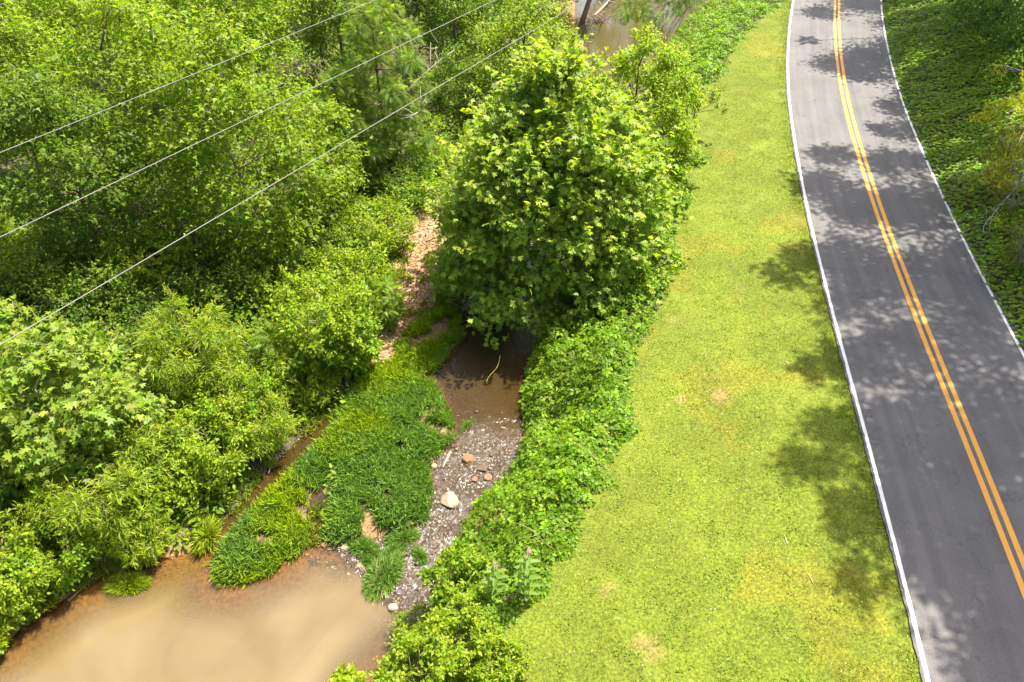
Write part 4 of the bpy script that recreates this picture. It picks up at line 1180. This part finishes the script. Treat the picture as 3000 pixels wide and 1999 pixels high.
# ------------------------------------------------------------------ lawn grass
def lawn_pts(n, r):
    y = 8 + 58 * r.random(n) ** 1.25
    a = xl(y) - 0.05
    x = a + r.random(n) * 16
    d, s = seg_dist(ROAD, x, y, False); s = np.where(s > 0, -d, d)
    ok = s < -3.10 - 0.12 * vnoise(x, y, 0.4, 107)
    return x[ok], y[ok], s[ok]


r6 = np.random.default_rng(601)
x, y, s = lawn_pts(950000, r6)
m = view_mask(x, y, 0 * x, 0.03); x, y, s = x[m], y[m], s[m]
bare = fbm(x, y, 1.1, 101)
for (px, py, rr_) in BARE:
    g_ = at(px, py, -0.05); dd_ = np.hypot(x - g_[0], (y - g_[1]) * 0.7) / (rr_ * 0.8) + 3.0 * (fbm(x, y, 0.35, 106) - 0.5)
    bare = np.maximum(bare, 0.84 - 0.22 * dd_)
kp = ~((bare > 0.70) & (r6.random(len(x)) < 0.8)); x, y, s, bare = x[kp], y[kp], s[kp], bare[kp]
k = len(x)
edge = smooth((s + 3.9) / 0.7)
L = r6.uniform(0.04, 0.085, k) * (1 + 0.9 * edge * r6.random(k)) * (0.8 + 0.5 * fbm(x, y, 0.5, 102))
pa = fbm(x, y, 3.2, 103)[:, None]; pb = fbm(x, y, 0.55, 104)[:, None]
Cg = np.array([0.104, 0.143, 0.007]) * (0.62 + 0.76 * pa)
str_ = (vnoise(s, y * 0.05, 0.55, 108) - 0.5)[:, None]
Cg = Cg * (1 + 0.22 * str_)
yl = np.clip((fbm(x, y, 2.2, 105)[:, None] - 0.47) * 4, 0, 1)
Cg = Cg * (1 - 0.3 * yl) + np.array([0.180, 0.165, 0.035]) * 0.3 * yl
dk = np.clip((pb - 0.50) * 4, 0, 1)
Cg = Cg * (1 - 0.6 * dk) + np.array([0.075, 0.135, 0.012]) * 0.6 * dk
dry = (r6.random(k) < 0.05 + 0.3 * np.clip((bare - 0.64) * 8, 0, 1))[:, None]
Cg = np.where(dry, np.array([0.27, 0.20, 0.085]), Cg) * np.exp(r6.normal(0, 0.22, (k, 1)))
z = terr(x, y)
lv = Leaves()
D = rdir(r6, k) * 0.9 + np.array([0, 0, 0.55])
lv.add(T_BLADE, np.stack([x, y, z - 0.005], 1), D, rdir(r6, k) * 0.45 + np.array([0, 0, 1.0]), L, Cg)
# broad-leaved weeds in clumps, thicker along the road
wd = (fbm(x, y, 0.45, 109) > 0.60 - 0.12 * edge) & (r6.random(k) < 0.10)
kw = int(wd.sum())
lv.add(T_OVA, np.stack([x[wd], y[wd], z[wd] + 0.03], 1), rdir(r6, kw) * np.array([1, 1, 0.35]), rdir(r6, kw) * 0.5 + np.array([0, 0, 1.0]), r6.uniform(0.035, 0.075, kw), np.array([0.098, 0.160, 0.008]) * np.exp(r6.normal(0, 0.25, (kw, 1))))
# clover heads
q = r6.random(k) < 0.0015
lv.add(T_OVA, np.stack([x[q], y[q], z[q] + 0.07], 1), rdir(r6, q.sum()) * np.array([1, 1, 0.1]), np.tile([0, 0, 1.0], (q.sum(), 1)), 0.035, np.tile([0.55, 0.55, 0.45], (q.sum(), 1)))
lv.build('grass', M_BLADE, kind='stuff', label='short mown grass and clover of the lawn')

# ------------------------------------------------------------------ gravel and leaf litter
n = 90000
x = r_.uniform(-20, 8, n); y = r_.uniform(10, 55, n)
dW, _ = seg_dist(WATER, x, y); dP, _ = seg_dist(PATH, x, y); dT, _ = seg_dist(TRICK, x, y)
wgt = np.where(inside(PATH, x, y), 0.8, 0) + np.where((dW < 0.6) & (x < xr(y)) & (y < 27), 0.32, 0) + np.where(dT < 0.35, 0.6, 0) + np.where((x - at(320, 1275, -1.8)[0]) ** 2 + (y - at(320, 1275, -1.8)[1]) ** 2 < 1.1, 0.9, 0)
LIP = ats([(700, 1262), (762, 1268), (800, 1298), (850, 1358), (903, 1412), (935, 1450)], WATER_Z)
dL, _ = seg_dist(LIP, x, y, False)
wgt = wgt + np.where(dL < 0.55, 1.0, 0)
m = r_.random(n) < wgt * 0.8
x, y = x[m], y[m]; z = terr(x, y); dL = dL[m]; z = np.where(dL < 0.55, np.maximum(z, WATER_Z - 0.05), z); m = z > WATER_Z - 0.12; x, y, z, dL = x[m], y[m], z[m], dL[m]; k = len(x)
OCT = (np.array([(1, 0, 0), (0.2, 0.8, 0.05), (-0.9, 0.1, 0), (-0.1, -0.75, 0), (0.05, 0.1, 0.55), (0, 0, -0.4)], float), np.array([(0, 1, 4), (1, 2, 4), (2, 3, 4), (3, 0, 4), (1, 0, 5), (2, 1, 5), (3, 2, 5), (0, 3, 5)]))
cg = np.array([[0.19, 0.115, 0.06], [0.24, 0.165, 0.10], [0.12, 0.075, 0.042], [0.27, 0.20, 0.14]])[r_.integers(0, 4, k)] * r_.uniform(0.7, 1.2, (k, 1))
lv = Leaves(); lv.add(OCT, np.stack([x, y, z], 1), rdir(r_, k) * np.array([1, 1, 0.1]), np.tile([0, 0, 1.0], (k, 1)) + rdir(r_, k) * 0.2, (0.018 + 0.06 * r_.random(k) ** 3) * np.where(dL < 0.55, 1.7, 1.0), cg)
n2 = 800
x2 = r_.uniform(-6, 2, n2); y2 = r_.uniform(11.5, 20, n2)
m2 = inside(WATER, x2, y2) & ~inside(POND, x2, y2) & (fbm(x2, y2, 0.7, 120) > 0.48); x2, y2 = x2[m2], y2[m2]; k2 = len(x2)
lv.add(OCT, np.stack([x2, y2, np.full(k2, WATER_Z + 0.005)], 1), rdir(r_, k2) * np.array([1, 1, 0.1]), np.tile([0, 0, 1.0], (k2, 1)) + rdir(r_, k2) * 0.3, 0.03 + 0.09 * r_.random(k2) ** 2.5,
       np.array([[0.10, 0.062, 0.036], [0.16, 0.10, 0.06], [0.07, 0.048, 0.032], [0.20, 0.14, 0.095]])[r_.integers(0, 4, k2)])
lv.build('gravel', M_ROCK, kind='stuff', label='small tan and grey stones on the creek shore')
n = 60000
x = r_.uniform(-9, 4, n); y = r_.uniform(17, 50, n)
m = inside(PATH, x, y) & (r_.random(n) < 0.85); x, y = x[m], y[m]; k = len(x)
lc = np.array([[0.32, 0.19, 0.10], [0.24, 0.135, 0.065], [0.40, 0.27, 0.16], [0.17, 0.095, 0.045]])[r_.integers(0, 4, k)] * r_.uniform(0.75, 1.15, (k, 1))
lv = Leaves(); lv.add(T_MAP, np.stack([x, y, terr(x, y) + 0.03], 1), rdir(r_, k) * np.array([1, 1, 0.3]), np.tile([0, 0, 1.0], (k, 1)) + rdir(r_, k) * 0.45, r_.uniform(0.09, 0.19, k), lc)
lv.build('leaf_litter', M_LITTER, kind='stuff', label='dry tan leaves strewn along the gravel path')

# ------------------------------------------------------------------ rocks
import bmesh
def rock(px, py, wpx, col, lb, seed, flat=0.5, sit=0.3, z=None, facets=7):
    rr = np.random.default_rng(seed)
    g = march(px, py) if z is None else at(px, py, z)
    g[2] = max(g[2], WATER_Z - 0.05)
    R = 0.5 * wpx * KPX * (g[1] * CP + (CAM_H - g[2]) * SP)
    bm = bmesh.new(); bmesh.ops.create_icosphere(bm, subdivisions=3, radius=1.0)
    planes = [(rdir(rr, 1)[0], rr.uniform(0.55, 0.85)) for _ in range(facets)] + [(np.array([rr.normal(0, 0.15), rr.normal(0, 0.15), 1.0]), 0.55)]
    for v in bm.verts:
        p = np.array(v.co)
        for nrm, dd in planes:
            nrm = nrm / np.linalg.norm(nrm); e = p @ nrm - dd
            if e > 0: p = p - nrm * e * 0.92
        p = p * (1 + 0.04 * math.sin(7 * p[0] + seed) * math.cos(6 * p[1]))
        v.co = Vector((p[0] * R * 1.15, p[1] * R * 1.15, p[2] * R * flat * 1.3))
    me = bpy.data.meshes.new('rock'); bm.to_mesh(me); bm.free()
    a_ = me.attributes.new("Col", 'FLOAT_COLOR', 'POINT')
    c4 = np.ones((len(me.vertices), 4), np.float32); c4[:, :3] = col; a_.data.foreach_set("color", c4.ravel())
    o = obj('rock', me, M_ROCK, None, label=lb, category='rock', group='rocks in the creek')
    o.location = (g[0], g[1], g[2] + R * flat * sit); o.rotation_euler[2] = rr.uniform(0, 6.28)
    return o


PINK = (0.25, 0.165, 0.105); RUST = (0.16, 0.075, 0.038); DARK = (0.08, 0.05, 0.03); PALE = (0.22, 0.165, 0.125)
RK = [(1034, 1154, 50, PINK, 'largest pale pinkish flat rock in the middle of the riffle', 0.55), (1076, 1058, 30, RUST, 'round rust-brown rock at the head of the riffle', 0.7),
      (1108, 1078, 26, DARK, 'dark wet rock right of the round rust-brown rock', 0.5), (986, 1062, 24, RUST, 'reddish stone against the grass bar by the driftwood stick', 0.6),
      (996, 1072, 18, PINK, 'small tan stone touching the reddish stone at the grass bar', 0.6), (940, 1208, 26, RUST, 'reddish angular stone at the lower corner of the grass bar', 0.6),
      (904, 1396, 26, PALE, 'grey-pink stone at the lower end of the stone lip', 0.7), (792, 1258, 24, PINK, 'flat tan stone at the upper end of the stone lip', 0.4),
      (858, 1352, 16, PALE, 'small pale stone on the middle of the stone lip', 0.6), (884, 1366, 17, PINK, 'small tan stone on the lip above the grey-pink stone', 0.6),
      (497, 1213, 30, PALE, 'pale flat stone on the muddy shore by the tall grass clump', 0.4), (273, 1314, 18, PALE, 'pale stone at the pond edge under the golden willow', 0.5),
      (311, 1319, 12, PALE, 'small white stone beside the tuft in the pond edge', 0.6), (1090, 1102, 16, RUST, 'rust stone at the vine bank above the large pale rock', 0.6),
      (1120, 1098, 22, RUST, 'rust-brown rock half under the bank vines', 0.5), (745, 1252, 18, RUST, 'red-brown stone at the gap between the two grass lobes', 0.4),
      (870, 1338, 12, RUST, 'little rust stone wedged in the stone lip', 0.6), (826, 1300, 13, PINK, 'little tan stone below the tuft at the lip', 0.5)]
for q, (px, py, w, col, lb, fl) in enumerate(RK):
    rock(px, py, w * 0.85, col, lb, 700 + q, flat=fl, z=WATER_Z if px > 600 else None)

# ------------------------------------------------------------------ driftwood and sticks
def stick(name, lb, pts, r0, r1, col, cat='stick', grp=None, up=0.02, twigs=0, seed=1):
    rr = np.random.default_rng(seed)
    Q = []
    for p in pts:
        g = march(p[0], p[1]); g[2] = max(g[2], WATER_Z) + up + (p[2] if len(p) > 2 else 0); Q.append(g)
    Q = smooth_line(np.array(Q), 10, 1); o0 = Q[0].copy()
    tb = Tubes(); tb.add(Q - o0, r0, r1, col, 6)
    for k in range(twigs):
        s_ = Q[rr.integers(2, 9)] - o0; e = s_ + rr.normal(0, 0.35, 3) + np.array([0, 0, 0.25])
        tb.add(np.array([s_, 0.5 * (s_ + e) + rr.normal(0, 0.05, 3), e]), r1, r1 * 0.4, col, 4)
    o = tb.build(name, M_BARK, None, label=lb, category=cat, group=grp); o.location = o0.tolist()
    return o


WD = (0.34, 0.22, 0.13)
DW = 'driftwood along the creek'
stick('driftwood_stick', 'tan driftwood stick lying across the head of the riffle', [(1018, 1082), (1030, 1058), (1036, 1046)], 0.02, 0.045, WD, grp=DW)
stick('driftwood_stick', 'thin pale stick upright by the muddy trickle', [(618, 1090), (622, 1074), (625, 1058, 0.1)], 0.018, 0.012, (0.40, 0.28, 0.17), grp=DW)
stick('driftwood_stick', 'dark driftwood log end on the left pond shore', [(158, 1384), (172, 1370), (182, 1360)], 0.05, 0.03, (0.13, 0.085, 0.05), grp=DW)
stick('driftwood_stick', 'long thin debris stick along the stone lip', [(822, 1300), (850, 1335), (888, 1375)], 0.025, 0.015, (0.22, 0.13, 0.07), grp=DW, twigs=6, seed=4)
stick('driftwood_stick', 'brown log end in the dark brush at the left edge', [(12, 1160), (40, 1140, 0.2)], 0.07, 0.06, (0.2, 0.13, 0.08), grp=DW, up=0.4)
stick('driftwood_log', 'pale broken log with forked limbs over the upper pool', [(1365, 45), (1392, 25, 0.25), (1415, 5, 0.5)], 0.09, 0.06, (0.33, 0.22, 0.14), 'log', DW, twigs=5, seed=6)
stick('fallen_twig', 'short pale twig on the lawn near the road edge shade', [(1804, 832), (1813, 840)], 0.014, 0.01, (0.4, 0.3, 0.2), grp='twigs on the lawn')
stick('fallen_twig', 'pale twig on the lower lawn', [(1802, 1232), (1810, 1252)], 0.014, 0.01, (0.42, 0.32, 0.2), grp='twigs on the lawn')
stick('fallen_twig', 'brownish twig on the lawn nearest the bottom right', [(1858, 1322), (1868, 1342)], 0.014, 0.008, (0.4, 0.25, 0.15), grp='twigs on the lawn')
stick('vine_loop', 'bare looping vine at the wood edge above the thicket', [(650, 568, 0.5), (690, 580, 0.7), (712, 566, 0.9), (706, 556, 1.1), (670, 560, 0.9), (640, 556, 0.6)], 0.02, 0.02, (0.34, 0.25, 0.16), 'vine', None, up=0.3)
stick('vine_tendril', 'curling yellow vine tendril reaching from the bank over the water', [(1150, 872, 0.9), (1145, 890, 0.7), (1128, 900, 0.55), (1118, 908, 0.45), (1120, 914, 0.4)], 0.008, 0.006, (0.34, 0.30, 0.06), 'vine', None)
# root tangle at the upper pool
rr = np.random.default_rng(8)
g = march(1372, 58); g[2] = max(g[2], WATER_Z)
tb = Tubes()
for k in range(46):
    a = rr.random() * 6.28; d = rr.uniform(0.2, 1.3)
    p0 = np.array([rr.normal(0, 0.4), rr.normal(0, 0.3), -0.1]); p2 = p0 + np.array([math.cos(a) * d * 1.2, math.sin(a) * d * 0.7, rr.uniform(0.1, 0.9)])
    tb.add(bez(p0, 0.5 * (p0 + p2) + rr.normal(0, 0.2, 3), p2, 5), rr.uniform(0.02, 0.05), 0.012, np.array([0.20, 0.14, 0.10]) * rr.uniform(0.5, 1.3), 5)
o = tb.build('root_wad', M_BARK, None, label='tangled brown root wad at the left bank of the upper pool', category='roots'); o.location = g.tolist()

rv = np.random.default_rng(777)
for q, (px, py, lb) in enumerate(((1420, 900, 'bare runner vine trailing from the kudzu bank onto the lawn beside the upper vines'), (1368, 1075, 'bare runner vine trailing from the kudzu bank onto the middle lawn'), (1248, 1262, 'dry vine stem lying at the lawn edge above the milkweeds'))):
    stick('vine_runner', lb, [(px - 60, py - 10, 0.9), (px - 25, py - 4, 0.75), (px + 5, py + 6, 0.3), (px + 32, py + 4 + 8 * rv.random(), 0.05)], 0.014, 0.008, (0.20, 0.19, 0.05), 'vine', 'runner vines at the lawn edge', twigs=4, seed=q + 60)

# ------------------------------------------------------------------ milkweeds
def milkweed(px, py, topy, lb, seed):
    rr = np.random.default_rng(seed)
    g = march(px, py); H = top_z(px, topy, g[1]) - g[2]
    root = empty('milkweed_plant', g, label=lb, category='plant', group='milkweeds at the lawn edge')
    tb = Tubes(); st = bez(np.array([0, 0, -0.05]), np.array([0.02, 0, H * 0.5]), np.array([0.05, -0.03, H]), 8)
    tb.add(st, 0.013, 0.008, (0.13, 0.18, 0.05), 6); tb.build('stem', M_BARK, root)
    lm = []
    for c_ in ((0.13, 0.20, 0.03), (0.105, 0.18, 0.02)):
        tv = np.array([(0, 0, 0), (0.25, 0.17, 0.06), (0.65, 0.17, 0.05), (1, 0, -0.16), (0.65, -0.17, 0.05), (0.25, -0.17, 0.06), (0.45, 0, -0.01)], float)
        tf_ = np.array([(0, 6, 1), (1, 6, 2), (2, 6, 3), (3, 6, 4), (4, 6, 5), (5, 6, 0)])
        me = mesh_np('leaf', tv, tf_, np.tile(c_, (7, 1))); me.materials.append(M_LEAF); lm.append(me)
    for k in range(10):
        h = 0.16 + 0.78 * k / 9; p = st[0] + np.array([0.05 * h, -0.03 * h, H * h]); a0 = (k % 2) * math.pi / 2 + rr.normal(0, 0.15)
        for sg in (0, math.pi):
            o = bpy.data.objects.new('leaf', lm[k % 2]); COL.objects.link(o); o.parent = root
            o.location = p.tolist(); o.rotation_euler = (rr.normal(0, 0.1), -0.25 + rr.normal(0, 0.12), a0 + sg); sc_ = 0.30 * (0.75 + 0.5 * math.sin(math.pi * (0.15 + 0.75 * h))); o.scale = (sc_, sc_, sc_)
    D = rdir(rr, 70); fl = Leaves()
    fl.add(T_OVA, np.array([0.05, -0.03, H + 0.03]) + D * 0.055, rdir(rr, 70), D, 0.045, np.array([0.42, 0.22, 0.26]) * rr.uniform(0.7, 1.25, (70, 1)))
    fl.build('flower_head', M_BLADE, root, label='round pale pink flower cluster')


milkweed(1136, 1385, 1297, 'left milkweed with paired leaves and pink flower head on the bank', 801)
milkweed(1208, 1378, 1268, 'taller milkweed with pink flower head next to the lawn corner', 802)

# ------------------------------------------------------------------ power lines
def cable(p0, p1, z, rad, lb, sag=0.9):
    A = at(*p0, z=z); B = at(*p1, z=z); d = (B - A); d /= np.linalg.norm(d)
    mid = 0.5 * (A + B)
    tt = np.linspace(-55, 55, 111)
    Q = mid + d[None] * tt[:, None]; Q[:, 2] += sag * ((tt / 55) ** 2)
    o0 = Q[55].copy()
    tb = Tubes(); tb.add(Q - o0, rad, rad, (0.4, 0.4, 0.4), 6)
    o = tb.build('power_line', M_CABLE, None, label=lb, category='cable', group='power lines crossing the wood'); o.location = o0.tolist()


cable((0, 352), (865, 0), 13.4, 0.004, 'upper of the three long power lines crossing the wood')
cable((0, 547), (1140, 0), 13.4, 0.004, 'middle of the three long power lines crossing the wood')
cable((0, 795), (1345, 0), 13.4, 0.004, 'lowest of the three long power lines, nearest the shaded hollow')
cable((0, 12), (55, -8), 12.0, 0.004, 'power line that only cuts the upper left corner')
